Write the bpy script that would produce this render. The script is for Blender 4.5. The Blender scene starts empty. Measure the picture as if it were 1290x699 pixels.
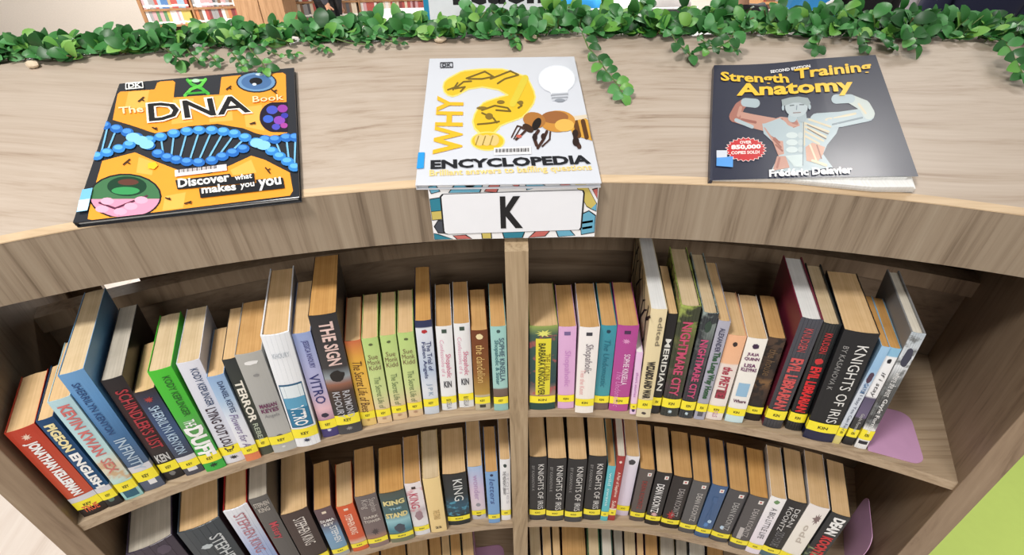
import bpy, bmesh, math, random
from mathutils import Vector, Matrix
R_ = random.Random(7)
scn = bpy.context.scene
COL = scn.collection
# ------------------------------------------------------------------ camera
F_PX, PITCH, ROLL, CAM_Z = 620.0, 0.6139946, -0.0205013, 1.6
CXP, CYP = 645.0, 349.5
fw = Vector((0, math.cos(PITCH), -math.sin(PITCH)))
_rt = Vector((1, 0, 0)); _up = _rt.cross(fw)
cR, sR = math.cos(ROLL), math.sin(ROLL)
RV = _rt*cR + _up*sR
UV_ = _up*cR - _rt*sR
cam_d = bpy.data.cameras.new('camera'); cam = bpy.data.objects.new('camera', cam_d); COL.objects.link(cam)
cam_d.sensor_width = 36.0; cam_d.lens = 36.0*F_PX/1290.0; cam_d.clip_start = 0.02
m3 = Matrix((RV, UV_, -fw)).transposed()
cam.matrix_world = Matrix.Translation((0, 0, CAM_Z)) @ m3.to_4x4()
scn.camera = cam
# ------------------------------------------------------------------ light
W = bpy.data.worlds.new('world'); scn.world = W; W.use_nodes = True
W.node_tree.nodes['Background'].inputs[0].default_value = (1.0, 0.97, 0.93, 1)
W.node_tree.nodes['Background'].inputs[1].default_value = 0.40
def area(name, loc, sx, sy, power, col=(1, .97, .93), aim=None):
    d = bpy.data.lights.new(name, 'AREA'); d.shape = 'RECTANGLE'; d.size = sx; d.size_y = sy
    d.energy = power; d.color = col
    o = bpy.data.objects.new(name, d); COL.objects.link(o); o.location = loc
    if aim:
        o.rotation_euler = (Vector(aim)-Vector(loc)).to_track_quat('-Z', 'Y').to_euler()
    return o
area('ceiling_and_fill_light', (-.75, -.15, 3.1), .4, .4, 45)
area('ceiling_and_fill_light', (.2, -2.3, 2.9), 1.8, .6, 46, aim=(0, .6, 1.1))  # added soft fill from behind the camera, brightens the bookcase's vertical fronts
area('ceiling_and_fill_light', (1.6, 1.5, 3.1), .5, .5, 18)
area('ceiling_and_fill_light', (-1.6, 4.6, 3.1), 1.2, .6, 100)
area('ceiling_and_fill_light', (1.6, 4.6, 3.1), 1.2, .6, 90)
area('ceiling_and_fill_light', (-4.5, 6.0, 3.1), 1.2, .6, 230)
area('ceiling_and_fill_light', (2.5, 6.2, 3.1), 1.2, .6, 150)
scn.view_settings.view_transform = 'Standard'; scn.view_settings.look = 'None'
scn.view_settings.exposure = -0.14; scn.view_settings.gamma = 1.0
scn.view_settings.use_curve_mapping = False
# ------------------------------------------------------------------ measured from the photograph
AL = 0.31662; TZ0 = 1.3484638; T = math.tan(AL)
FC = (0.025, -1.849); FR = 2.424          # front edge of the top, in plan
SC = (0.045, -0.724); SR = 1.280          # front edge of the shelves, in plan
Z1, Z2, Z3 = 0.930, 0.569, 0.208          # shelf surfaces
O = Vector((0, 0, CAM_Z))
def ray(x, y): return fw + RV*((x-CXP)/F_PX) - UV_*((y-CYP)/F_PX)
def onz(x, y, z):
    d = ray(x, y); return O + d*((z-CAM_Z)/d.z)
def onplane(x, y, p0, n):
    d = ray(x, y); return O + d*((Vector(p0)-O).dot(n)/d.dot(n))
def aty(x, y, Y): return onplane(x, y, (0, Y, 0), Vector((0, 1, 0)))
def topz(y): return TZ0 + (y-.6)*T
EX = Vector((1, 0, 0)); EY = Vector((0, math.cos(AL), math.sin(AL))); EZ = Vector((0, -math.sin(AL), math.cos(AL)))
TOP0 = Vector((0, .6, TZ0))
def ontop(x, y, lift=0.0): return onplane(x, y, TOP0 + EZ*lift, EZ)
# ------------------------------------------------------------------ materials
def lin(c):
    r = []
    for v in c[:3]:
        v /= 255.0
        r.append(v/12.92 if v <= .04045 else ((v+.055)/1.055)**2.4)
    return (r[0], r[1], r[2], 1)
_M = {}
def new_mat(name):
    m = bpy.data.materials.new(name); m.use_nodes = True
    return m, m.node_tree.nodes, m.node_tree.links, m.node_tree.nodes['Principled BSDF']
def mat(c, rough=.5, name=None, spec=.4, metal=0.0, vary=.06, coat=0):
    key = (tuple(c), rough, spec, metal, vary, coat)
    if key in _M: return _M[key]
    m, n, l, b = new_mat(name or 'paint_%d_%d_%d' % tuple(c[:3]))
    b.inputs['Roughness'].default_value = rough; b.inputs['Metallic'].default_value = metal
    b.inputs['Specular IOR Level'].default_value = spec
    b.inputs['Coat Weight'].default_value = coat; b.inputs['Coat Roughness'].default_value = .12
    tc = n.new('ShaderNodeTexCoord'); ns = n.new('ShaderNodeTexNoise'); ns.inputs['Scale'].default_value = 45
    hs = n.new('ShaderNodeMapRange'); hs.inputs['To Min'].default_value = 1-vary; hs.inputs['To Max'].default_value = 1+vary
    mx = n.new('ShaderNodeMix'); mx.data_type = 'RGBA'; mx.blend_type = 'MULTIPLY'; mx.inputs['Factor'].default_value = 1
    mx.inputs['A'].default_value = lin(c)
    l.new(tc.outputs['Object'], ns.inputs['Vector']); l.new(ns.outputs['Fac'], hs.inputs['Value'])
    l.new(hs.outputs['Result'], mx.inputs['B']); l.new(mx.outputs['Result'], b.inputs['Base Color'])
    _M[key] = m; return m
def wood(name, stops, axis, across=55, along=1.6, rough=.42, dist=1.2, swirl=.35):
    m, n, l, b = new_mat(name)
    tc = n.new('ShaderNodeTexCoord'); mp = n.new('ShaderNodeMapping')
    sc = [across]*3; sc['xyz'.index(axis)] = along; mp.inputs['Scale'].default_value = sc
    wob = n.new('ShaderNodeTexNoise'); wob.inputs['Scale'].default_value = 1.5; wob.inputs['Detail'].default_value = 1
    add = n.new('ShaderNodeVectorMath'); add.operation = 'MULTIPLY_ADD'
    add.inputs[1].default_value = (swirl*.3,)*3
    l.new(tc.outputs['Object'], wob.inputs['Vector']); l.new(wob.outputs['Color'], add.inputs[0]); l.new(tc.outputs['Object'], add.inputs[2])
    l.new(add.outputs['Vector'], mp.inputs['Vector'])
    n1 = n.new('ShaderNodeTexNoise'); n1.inputs['Scale'].default_value = 1; n1.inputs['Detail'].default_value = 7
    n1.inputs['Roughness'].default_value = .62; n1.inputs['Distortion'].default_value = dist
    n2 = n.new('ShaderNodeTexNoise'); n2.inputs['Scale'].default_value = 5; n2.inputs['Detail'].default_value = 3
    l.new(mp.outputs['Vector'], n1.inputs['Vector']); l.new(mp.outputs['Vector'], n2.inputs['Vector'])
    mixf = n.new('ShaderNodeMath'); mixf.operation = 'MULTIPLY_ADD'; mixf.inputs[1].default_value = .30
    sub = n.new('ShaderNodeMath'); sub.operation = 'MULTIPLY_ADD'; sub.inputs[1].default_value = .85; sub.inputs[2].default_value = -.075
    l.new(n1.outputs['Fac'], sub.inputs[0]); l.new(n2.outputs['Fac'], mixf.inputs[0]); l.new(sub.outputs['Value'], mixf.inputs[2])
    cr = n.new('ShaderNodeValToRGB'); el = cr.color_ramp.elements
    while len(el) < len(stops): el.new(.5)
    for e, (p, c) in zip(el, stops): e.position = p; e.color = lin(c)
    l.new(mixf.outputs['Value'], cr.inputs['Fac']); l.new(cr.outputs['Color'], b.inputs['Base Color'])
    b.inputs['Roughness'].default_value = rough; b.inputs['Specular IOR Level'].default_value = .35
    return m
M_TOP = wood('light_oak_laminate', [(.27, (140, 120, 103)), (.36, (170, 152, 135)), (.47, (182, 166, 150)), (.60, (188, 173, 158)), (.76, (194, 180, 166))], 'x', across=60, along=1.1, dist=.25, swirl=.55)
M_FAS = wood('grey_brown_walnut_laminate', [(.28, (90, 76, 62)), (.39, (130, 114, 96)), (.50, (148, 132, 113)), (.62, (155, 140, 121)), (.78, (168, 153, 134))], 'z', across=58, along=1.0, swirl=.12, dist=.35)
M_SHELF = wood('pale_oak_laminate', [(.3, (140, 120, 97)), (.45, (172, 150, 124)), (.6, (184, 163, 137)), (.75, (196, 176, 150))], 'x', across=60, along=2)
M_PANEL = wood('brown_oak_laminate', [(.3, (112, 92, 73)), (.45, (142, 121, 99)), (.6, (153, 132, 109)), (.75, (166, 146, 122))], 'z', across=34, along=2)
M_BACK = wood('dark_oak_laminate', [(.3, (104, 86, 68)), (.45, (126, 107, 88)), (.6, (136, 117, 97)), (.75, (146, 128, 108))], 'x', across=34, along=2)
M_BAND = wood('edge_band_oak', [(.3, (186, 160, 128)), (.6, (214, 188, 154)), (.75, (224, 200, 168))], 'x', across=40, along=2)
def page_mat(key):
    nm = 'pages_'+key
    if nm in _M: return _M[nm]
    a, c = {'tan': ((226, 192, 146), (208, 172, 124)), 'dark': ((212, 168, 112), (190, 146, 92)), 'orange': ((214, 166, 102), (192, 142, 82)),
            'cream': ((222, 200, 164), (200, 176, 138)), 'white': ((226, 220, 206), (204, 196, 180)), 'grey': ((196, 188, 174), (172, 164, 150)), 'plain': ((238, 238, 236), (220, 220, 218))}[key]
    m, n, l, b = new_mat(nm)
    tc = n.new('ShaderNodeTexCoord'); mp = n.new('ShaderNodeMapping'); mp.inputs['Scale'].default_value = (420, 6, 6)
    n1 = n.new('ShaderNodeTexNoise'); n1.inputs['Scale'].default_value = 1; n1.inputs['Detail'].default_value = 2
    n2 = n.new('ShaderNodeTexNoise'); n2.inputs['Scale'].default_value = 30; n2.inputs['Detail'].default_value = 3
    ad = n.new('ShaderNodeMath'); ad.operation = 'MULTIPLY_ADD'; ad.inputs[1].default_value = .6
    l.new(tc.outputs['Object'], mp.inputs['Vector']); l.new(mp.outputs['Vector'], n1.inputs['Vector']); l.new(tc.outputs['Object'], n2.inputs['Vector'])
    l.new(n1.outputs['Fac'], ad.inputs[0])
    h = n.new('ShaderNodeMath'); h.operation = 'MULTIPLY'; h.inputs[1].default_value = .45
    l.new(n2.outputs['Fac'], h.inputs[0]); l.new(h.outputs['Value'], ad.inputs[2])
    cr = n.new('ShaderNodeValToRGB'); cr.color_ramp.elements[0].position = .36; cr.color_ramp.elements[0].color = lin(c)
    cr.color_ramp.elements[1].position = .66; cr.color_ramp.elements[1].color = lin(a)
    l.new(ad.outputs['Value'], cr.inputs['Fac']); l.new(cr.outputs['Color'], b.inputs['Base Color'])
    b.inputs['Roughness'].default_value = .9; b.inputs['Specular IOR Level'].default_value = .1
    _M[nm] = m; return m
def cover_mat(stops, art=None, rough=.32, key=None):
    """printed book cover: colour bands by height (0 bottom - 1 top, object z / .25) with optional mottled picture"""
    m, n, l, b = new_mat('printed_cover')
    tc = n.new('ShaderNodeTexCoord'); sp = n.new('ShaderNodeSeparateXYZ'); l.new(tc.outputs['Generated'], sp.inputs[0])
    cr = n.new('ShaderNodeValToRGB'); el = cr.color_ramp.elements
    if len(stops) == 1: stops = [(0, stops[0][1]), (1, stops[0][1])]
    while len(el) < len(stops): el.new(.5)
    for e, (p, c) in zip(el, stops): e.position = p; e.color = lin(c)
    l.new(sp.outputs['Z'], cr.inputs['Fac'])
    out = cr.outputs['Color']
    if art:
        (a0, a1), c2, scale, thr = art
        ns = n.new('ShaderNodeTexNoise'); ns.inputs['Scale'].default_value = scale; ns.inputs['Detail'].default_value = 4
        l.new(tc.outputs['Object'], ns.inputs['Vector'])
        mr = n.new('ShaderNodeMapRange'); mr.inputs['From Min'].default_value = thr-.05; mr.inputs['From Max'].default_value = thr+.05
        l.new(ns.outputs['Fac'], mr.inputs['Value'])
        g1 = n.new('ShaderNodeMath'); g1.operation = 'GREATER_THAN'; g1.inputs[1].default_value = a0; l.new(sp.outputs['Z'], g1.inputs[0])
        g2 = n.new('ShaderNodeMath'); g2.operation = 'LESS_THAN'; g2.inputs[1].default_value = a1; l.new(sp.outputs['Z'], g2.inputs[0])
        mu = n.new('ShaderNodeMath'); mu.operation = 'MULTIPLY'; l.new(g1.outputs[0], mu.inputs[0]); l.new(g2.outputs[0], mu.inputs[1])
        mu2 = n.new('ShaderNodeMath'); mu2.operation = 'MULTIPLY'; l.new(mu.outputs[0], mu2.inputs[0]); l.new(mr.outputs['Result'], mu2.inputs[1])
        mx = n.new('ShaderNodeMix'); mx.data_type = 'RGBA'; mx.inputs['B'].default_value = lin(c2)
        l.new(mu2.outputs[0], mx.inputs['Factor']); l.new(out, mx.inputs['A']); out = mx.outputs['Result']
    l.new(out, b.inputs['Base Color']); b.inputs['Roughness'].default_value = rough
    b.inputs['Specular IOR Level'].default_value = .35
    return m
# ------------------------------------------------------------------ mesh helpers
class MB:
    def __init__(s): s.v = []; s.f = []; s.mi = []; s.mats = []
    def mid(s, m):
        if m not in s.mats: s.mats.append(m)
        return s.mats.index(m)
    def face(s, pts, m):
        k = len(s.v); s.v += [tuple(p) for p in pts]; s.f.append(tuple(range(k, k+len(pts)))); s.mi.append(s.mid(m))
    def hexa(s, p, m):          # 8 points: bottom 4 ccw, top 4 ccw
        k = len(s.v); s.v += [tuple(q) for q in p]; i = s.mid(m)
        for f in ((0,3,2,1),(4,5,6,7),(0,1,5,4),(1,2,6,5),(2,3,7,6),(3,0,4,7)):
            s.f.append(tuple(k+j for j in f)); s.mi.append(i)
    def box(s, x0, x1, y0, y1, z0, z1, m):
        s.hexa([(x0,y0,z0),(x1,y0,z0),(x1,y1,z0),(x0,y1,z0),(x0,y0,z1),(x1,y0,z1),(x1,y1,z1),(x0,y1,z1)], m)
    def prism(s, poly, z0, z1, m, top=None):   # polygon in xy extruded in z
        n = len(poly); k = len(s.v); s.v += [(p[0], p[1], z0) for p in poly] + [(p[0], p[1], z1) for p in poly]
        i = s.mid(m); it = s.mid(top or m)
        s.f.append(tuple(reversed(range(k, k+n)))); s.mi.append(i)
        s.f.append(tuple(range(k+n, k+2*n))); s.mi.append(it)
        for a in range(n):
            b = (a+1) % n; s.f.append((k+a, k+b, k+n+b, k+n+a)); s.mi.append(i)
    def tube(s, pts, r, m, seg=6):
        k = len(s.v); i = s.mid(m); pts = [Vector(p) for p in pts]
        for a, p in enumerate(pts):
            d = (pts[min(a+1, len(pts)-1)]-pts[max(a-1, 0)]).normalized()
            x = d.cross(Vector((0, 0, 1)));  x = x.normalized() if x.length > 1e-4 else Vector((1, 0, 0))
            y = d.cross(x); rr = r[a] if isinstance(r, (list, tuple)) else r
            for b in range(seg):
                t = 2*math.pi*b/seg; s.v.append(tuple(p + x*math.cos(t)*rr + y*math.sin(t)*rr))
        for a in range(len(pts)-1):
            for b in range(seg):
                c = (b+1) % seg
                s.f.append((k+a*seg+b, k+a*seg+c, k+(a+1)*seg+c, k+(a+1)*seg+b)); s.mi.append(i)
        s.f.append(tuple(k+b for b in reversed(range(seg)))); s.mi.append(i)
        s.f.append(tuple(k+(len(pts)-1)*seg+b for b in range(seg))); s.mi.append(i)
    def add(s, verts, faces, m):
        k = len(s.v); s.v += [tuple(p) for p in verts]; i = s.mid(m)
        for f in faces: s.f.append(tuple(k+j for j in f)); s.mi.append(i)
    def build(s, name, parent=None, loc=None, bevel=0, smooth=False, subsurf=0):
        me = bpy.data.meshes.new(name); me.from_pydata(s.v, [], s.f); me.update()
        for m in s.mats: me.materials.append(m)
        me.polygons.foreach_set('material_index', s.mi)
        if smooth: me.polygons.foreach_set('use_smooth', [True]*len(me.polygons))
        o = bpy.data.objects.new(name, me); COL.objects.link(o)
        if parent: o.parent = parent
        if loc is not None: o.location = loc
        if bevel:
            b = o.modifiers.new('bevel', 'BEVEL'); b.width = bevel; b.segments = 2; b.limit_method = 'ANGLE'
        if subsurf:
            b = o.modifiers.new('sub', 'SUBSURF'); b.levels = subsurf; b.render_levels = subsurf
        return o
def tag(o, label=None, cat=None, group=None, kind=None):
    if label: o['label'] = label
    if cat: o['category'] = cat
    if group: o['group'] = group
    if kind: o['kind'] = kind
    return o
def empty(name, loc=(0, 0, 0), rot=None, matrix=None):
    o = bpy.data.objects.new(name, None); COL.objects.link(o); o.empty_display_size = .05
    if matrix is not None: o.matrix_world = matrix
    else:
        o.location = loc
        if rot: o.rotation_euler = rot
    return o
# text -> flat mesh data (cached), normalised to cap height 1, starting at x=0
_T = {}
def text_data(s, bold=.0, shear=0):
    k = (s, bold, shear)
    if k in _T: return _T[k]
    cu = bpy.data.curves.new('t', 'FONT'); cu.body = s; cu.size = 1; cu.resolution_u = 2; cu.offset = bold; cu.shear = shear
    ob = bpy.data.objects.new('t', cu); COL.objects.link(ob)
    bpy.context.view_layer.update()
    me = bpy.data.meshes.new_from_object(ob.evaluated_get(bpy.context.evaluated_depsgraph_get()))
    v = [tuple(p.co) for p in me.vertices]; f = [tuple(p.vertices) for p in me.polygons]
    bpy.data.objects.remove(ob); bpy.data.curves.remove(cu); bpy.data.meshes.remove(me)
    if not v: v = [(0, 0, 0)]
    x0 = min(p[0] for p in v); x1 = max(p[0] for p in v); y0 = min(p[1] for p in v); y1 = max(p[1] for p in v)
    _T[k] = (v, f, x0, x1, y0, y1); return _T[k]
def put_text(mb, s, m, origin, ux, uy, length, height, bold=0.0, shear=0):
    """string stretched to length along ux and ink height along uy from its lower-left corner origin"""
    v, f, x0, x1, y0, y1 = text_data(s, bold, shear)
    sx = length/max(x1-x0, 1e-6); sy = height/max(y1-y0, 1e-6)
    origin = Vector(origin); ux = Vector(ux); uy = Vector(uy)
    mb.add([origin + ux*((p[0]-x0)*sx) + uy*((p[1]-y0)*sy) for p in v], f, m)
# ================================================================== SETTING
def plank_mat():
    return wood('pale_floor_planks', [(.3, (212, 196, 182)), (.45, (228, 214, 202)), (.6, (236, 224, 213)), (.75, (241, 231, 222))], 'y', across=9, along=.9, rough=.3)
fl = MB(); fl.face([(-14, -3, 0), (14, -3, 0), (14, 14, 0), (-14, 14, 0)], plank_mat())
tag(fl.build('floor'), kind='structure')
M_WALL = mat((236, 228, 218), .8, 'painted_wall')
wl = MB(); wl.box(-14, 14, 9.0, 9.1, 0, 3.2, M_WALL); tag(wl.build('wall_back'), kind='structure')
mt = MB(); mt.prism([(.74, .2), (2.6, .2), (2.6, 1.9), (1.02, 1.9), (1.02, 1.0)], 0, .006, mat((190, 212, 108), .7, 'lime_vinyl', vary=.03))
o = mt.build('floor_mat'); tag(o, 'lime green floor mat on the floor right of the curved bookcase', 'mat')

# ================================================================== CURVED BOOKCASE
TH_L, TH_R = -.543, .488
def sp_(th, r, z): return Vector((SC[0]+r*math.sin(th), SC[1]+r*math.cos(th), z))
bc = empty('bookcase', (0, .6, 0))
tag(bc, 'curved oak bookcase with sloping top, grey-brown front edge and book shelves', 'bookcase')
OFF = Vector((0, -.6, 0))
def bpart(mb, name, **k): return mb.build(name, bc, OFF, **k)
NCOL = 48
def yb(x): return .915-.05*(x/.83)**2
cols = []
for i in range(NCOL+1):
    t = i/NCOL; xf = -.72+t*1.45; yf = FC[1]+math.sqrt(FR*FR-(xf-FC[0])**2)
    xb = -.95+t*1.88
    cols.append((xf, yf, xb, yb(xb)))
top = MB(); TH = .080
NR = 8
for i in range(NCOL):
    (a, b, c, d), (e, f, g, h) = cols[i], cols[i+1]
    for j in range(NR):
        u0, u1 = j/NR, (j+1)/NR
        q = []
        for (xf, yf, xb, y_), u in (((a, b, c, d), u0), ((e, f, g, h), u0), ((e, f, g, h), u1), ((a, b, c, d), u1)):
            x = xf+(xb-xf)*u; y = yf+.0122+(y_-yf-.0122)*u; q.append((x, y, topz(y)))
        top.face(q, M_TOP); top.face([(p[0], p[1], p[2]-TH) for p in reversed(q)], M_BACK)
    for (xf, yf, xb, y_), sgn in ((cols[0], 1), (cols[-1], 0)):
        if i: continue
        p = [(xf, yf+.0122, topz(yf+.0122)), (xb, y_, topz(y_))]
        p += [(p[1][0], p[1][1], p[1][2]-TH), (p[0][0], p[0][1], p[0][2]-TH)]
        top.face(p if sgn == 0 else p[::-1], M_PANEL)
bpart(top, 'top_board')
fa = MB(); bd = MB()
for i in range(NCOL):
    q0, q1 = cols[i], cols[i+1]
    P = []
    for z_ in (-TH, -.0008):
        for (xf, yf) in ((q0[0], q0[1]), (q1[0], q1[1])): P.append((xf, yf, topz(yf)+z_))
        for (xf, yf) in ((q1[0], q1[1]+.012), (q0[0], q0[1]+.012)): P.append((xf, yf, topz(yf)+z_))
    fa.hexa(P, M_FAS)
    P = []
    for z_ in (-.0007, .0006):
        for (xf, yf) in ((q0[0], q0[1]-.0004), (q1[0], q1[1]-.0004)): P.append((xf, yf, topz(yf)+z_))
        for (xf, yf) in ((q1[0], q1[1]+.0125), (q0[0], q0[1]+.0125)): P.append((xf, yf, topz(yf)+z_))
    bd.hexa(P, M_BAND)
bpart(fa, 'front_fascia'); bpart(bd, 'edge_band')
rd = MB()
for i in range(NCOL):
    a, b = cols[i], cols[i+1]
    rd.hexa([(a[2], a[3], topz(a[3])-TH), (b[2], b[3], topz(b[3])-TH), (b[2], b[3]+.19, topz(b[3])-TH), (a[2], a[3]+.19, topz(a[3])-TH),
             (a[2], a[3], topz(a[3])-.0005), (b[2], b[3], topz(b[3])-.0005), (b[2], b[3]+.19, topz(b[3])-.0005), (a[2], a[3]+.19, topz(a[3])-.0005)], M_TOP)
bpart(rd, 'ridge_board')
def side(th, sgn):
    m = MB(); tv = Vector((math.cos(th), -math.sin(th), 0))*sgn*.032
    a, b = sp_(th, SR-.004, 0), sp_(th, SR+.50, 0)
    pl = [a, a+tv, b+tv, b]
    if sgn < 0: pl = [a+tv, a, b, b+tv]
    up = [Vector((p.x, p.y, min(topz(p.y), topz(.86))-TH-.001)) for p in pl]
    m.hexa(pl+up, M_PANEL); return bpart(m, 'side_panel', bevel=.0012)
side(TH_L, -1); side(TH_R, 1)
DX0, DX1 = -.0090, .0225
dv = MB(); zt_ = topz(.56)-TH-.001
dv.hexa([(DX0, .553, 0), (DX1, .553, 0), (DX1, .848, 0), (DX0, .848, 0), (DX0, .553, zt_-.002), (DX1, .553, zt_-.002), (DX1, .848, zt_+.09), (DX0, .848, zt_+.09)], M_SHELF_V := wood('pale_oak_upright', [(.3, (132, 112, 86)), (.45, (164, 142, 112)), (.6, (178, 156, 126)), (.75, (190, 170, 140))], 'z', across=90, along=2))
bpart(dv, 'divider')
def th_at(x, r): return math.asin((x-SC[0])/r)
def shelf(z, left):
    m = MB(); N = 18; r1 = SR+.294
    for i in range(N):
        q = []
        for r in (SR, r1):
            ta, tb = (TH_L, th_at(DX0, r)) if left else (th_at(DX1, r), TH_R)
            q.append((ta+(tb-ta)*i/N, ta+(tb-ta)*(i+1)/N))
        pl = [sp_(q[0][0], SR, 0), sp_(q[0][1], SR, 0), sp_(q[1][1], r1, 0), sp_(q[1][0], r1, 0)]
        m.hexa([(p.x, p.y, z-.018) for p in pl]+[(p.x, p.y, z) for p in pl], M_SHELF)
    return bpart(m, 'shelf')
for z in (Z1, Z2, Z3):
    shelf(z, True); shelf(z, False)
def arcwall(name, r0, r1, z0, z1, ta, tb, m_, part=True, N=30):
    m = MB()
    for i in range(N):
        a, b = ta+(tb-ta)*i/N, ta+(tb-ta)*(i+1)/N
        pl = [sp_(a, r0, 0), sp_(b, r0, 0), sp_(b, r1, 0), sp_(a, r1, 0)]
        m.hexa([(p.x, p.y, z0) for p in pl]+[(p.x, p.y, z1) for p in pl], m_)
    return bpart(m, name)
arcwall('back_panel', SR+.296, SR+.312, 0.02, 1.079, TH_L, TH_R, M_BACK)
arcwall('rail', SR+.276, SR+.312, 1.080, 1.110, TH_L, TH_R, M_PANEL)
def th_on(x, y, r):
    d = ray(x, y); a = d.x*d.x+d.y*d.y; b = -2*(d.x*SC[0]+d.y*SC[1]); cc = SC[0]**2+SC[1]**2-r*r
    t = (-b+math.sqrt(b*b-4*a*cc))/2/a; return math.atan2(d.x*t-SC[0], d.y*t-SC[1])
arcwall('rear_panel', SR+.47, SR+.488, 0.02, 1.36, th_on(181, 361, SR+.47), TH_R, M_BACK)
arcwall('rear_panel', SR+.47, SR+.488, 0.02, 1.36, TH_L, th_on(134, 371, SR+.47), M_BACK)
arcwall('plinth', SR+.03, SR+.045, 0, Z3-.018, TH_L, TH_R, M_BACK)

# ================================================================== SHELF SIGN  (printed card on the front edge)
SY = .5665
SN = Vector((0, 1, 0))
def SP(x, y): return onplane(x, y, (0, SY, 0), SN)
s_tl, s_tr, s_bl, s_br = SP(540, 237), SP(755, 229), SP(546, 303), SP(749, 297)
sx0 = (s_tl.x+s_bl.x)/2; sx1 = (s_tr.x+s_br.x)/2; sz1 = (s_tl.z+s_tr.z)/2; sz0 = (s_bl.z+s_br.z)/2
sg = empty('shelf_sign', (0, SY, sz0))
tag(sg, 'white card sign with black letter K and coloured school doodles on front edge', 'sign')
SO = Vector((0, -SY, -sz0))
c = MB(); ctop = topz(SY+.012)+.0026
c.box(sx0, sx1, SY, SY+.003, sz0, ctop, mat((240, 240, 242), .4, 'sign_white'))
yy0, yy1 = SY+.003, SY+.075
c.hexa([(sx0, yy0, ctop-.0016), (sx1, yy0, ctop-.0016), (sx1, yy1, topz(yy1)+.0012), (sx0, yy1, topz(yy1)+.0012),
        (sx0, yy0, ctop), (sx1, yy0, ctop), (sx1, yy1, topz(yy1)+.0024), (sx0, yy1, topz(yy1)+.0024)], mat((240, 240, 242), .4))
c.build('card', sg, SO)
BLK = mat((24, 24, 28), .5, 'ink_black', vary=0)
art = MB()
def c7(x, y): return (500+x/2.796, 60+y/2.796)
def spoly(mb, pts, col, lay, outline=.0016):
    P = [SP(*c7(x, y)) for x, y in pts]
    P = [Vector((min(max(p.x, sx0+.001), sx1-.001), 0, min(max(p.z, sz0+.001), ctop-.001))) for p in P]
    cx = sum((p.x for p in P))/len(P); cz = sum((p.z for p in P))/len(P)
    if outline:
        Q = []
        for p in P:
            d = Vector((p.x-cx, 0, p.z-cz)); q = p + d.normalized()*outline
            Q.append((min(max(q.x, sx0+.0004), sx1-.0004), SY-.0004*lay, min(max(q.z, sz0+.0004), ctop-.0004)))
        mb.face(Q[::-1] if False else Q, BLK)
    mb.face([(p.x, SY-.0004*lay-.0002, p.z) for p in P], mat(col, .5, vary=.02))
BL_, TE_, RE_, YE_, DK_ = (104, 172, 200), (44, 128, 150), (196, 104, 98), (204, 186, 100), (70, 74, 84)
doods = [([(185, 510), (205, 482), (300, 472), (290, 508)], BL_), ([(310, 505), (330, 470), (362, 470), (350, 508)], RE_), ([(235, 478), (262, 468), (278, 474), (256, 500)], TE_),
 ([(110, 535), (158, 528), (162, 572), (116, 576)], TE_), ([(116, 578), (160, 574), (163, 602), (120, 606)], YE_), ([(134, 630), (146, 610), (168, 610), (172, 652), (146, 650)], DK_),
 ([(118, 655), (150, 660), (196, 680), (130, 681)], TE_), ([(300, 652), (330, 650), (332, 674), (303, 676)], YE_), ([(372, 645), (452, 638), (440, 672), (380, 674)], TE_), ([(466, 668), (498, 640), (545, 636), (520, 662)], RE_),
 ([(560, 640), (600, 634), (625, 660), (570, 664)], BL_), ([(628, 480), (664, 476), (702, 548), (684, 566), (668, 556)], YE_), ([(684, 566), (702, 548), (704, 574)], BL_), ([(645, 590), (676, 576), (698, 592), (696, 648), (650, 656)], BL_),
 ([(652, 612), (690, 606), (690, 614), (652, 620)], RE_), ([(652, 632), (688, 626), (688, 634), (653, 640)], RE_), ([(455, 480), (500, 472), (520, 484), (460, 500)], BL_), ([(575, 472), (604, 468), (610, 482), (580, 488)], RE_), ([(400, 476), (430, 474), (426, 492)], RE_),
 ([(112, 490), (136, 486), (150, 505), (122, 512)], BL_), ([(200, 662), (240, 660), (262, 674), (214, 678)], RE_), ([(690, 500), (706, 496), (706, 530)], RE_)]
for pts, col in doods: spoly(art, pts, col, 1)
rr = [(157, 525), (165, 516), (640, 501), (652, 503), (656, 512), (646, 632), (640, 640), (182, 655), (172, 652), (168, 645)]
spoly(art, rr, (236, 238, 244), 2, .0022)
art.build('doodle_print', sg, SO)
kt = MB(); a = SP(*c7(366, 635)); b = SP(*c7(444, 632)); t_ = SP(*c7(366, 522))
put_text(kt, 'K', BLK, (a.x, SY-.0016, a.z), (1, 0, 0), (0, 0, 1), b.x-a.x, t_.z-a.z, .035)
kt.build('letter', sg, SO)

# ================================================================== DISPLAY BOOKS ON THE SLOPE
def display_frame(corners, lift):
    P = [ontop(x, y, lift) for x, y in corners]      # TL TR BR BL
    c = sum(P, Vector())/4
    ux = ((P[1]-P[0])+(P[2]-P[3])); w = ux.length/2; ux.normalize()
    uy = EZ.cross(ux); vy = ((P[0]-P[3])+(P[1]-P[2]))/2; h = vy.dot(uy); k = vy.dot(ux)/h
    M = Matrix((ux, uy, EZ)).transposed().to_4x4(); M.translation = c - EZ*lift + EZ*.0004
    return M, w, h, k*.85
def flat_poly(mb, inv, pts, col, z, lift, clip=None, rough=.3):
    P = []
    for x, y in pts:
        q = inv @ ontop(x, y, lift)
        if clip: q.y = min(max(q.y, -clip[1]), clip[1]); q.x = min(max(q.x-clip[2]*q.y, -clip[0]), clip[0])+clip[2]*q.y
        P.append((q.x, q.y, z))
    mb.face(P[::-1], mat(col, rough, vary=.03) if not isinstance(col, bpy.types.Material) else col)
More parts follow.
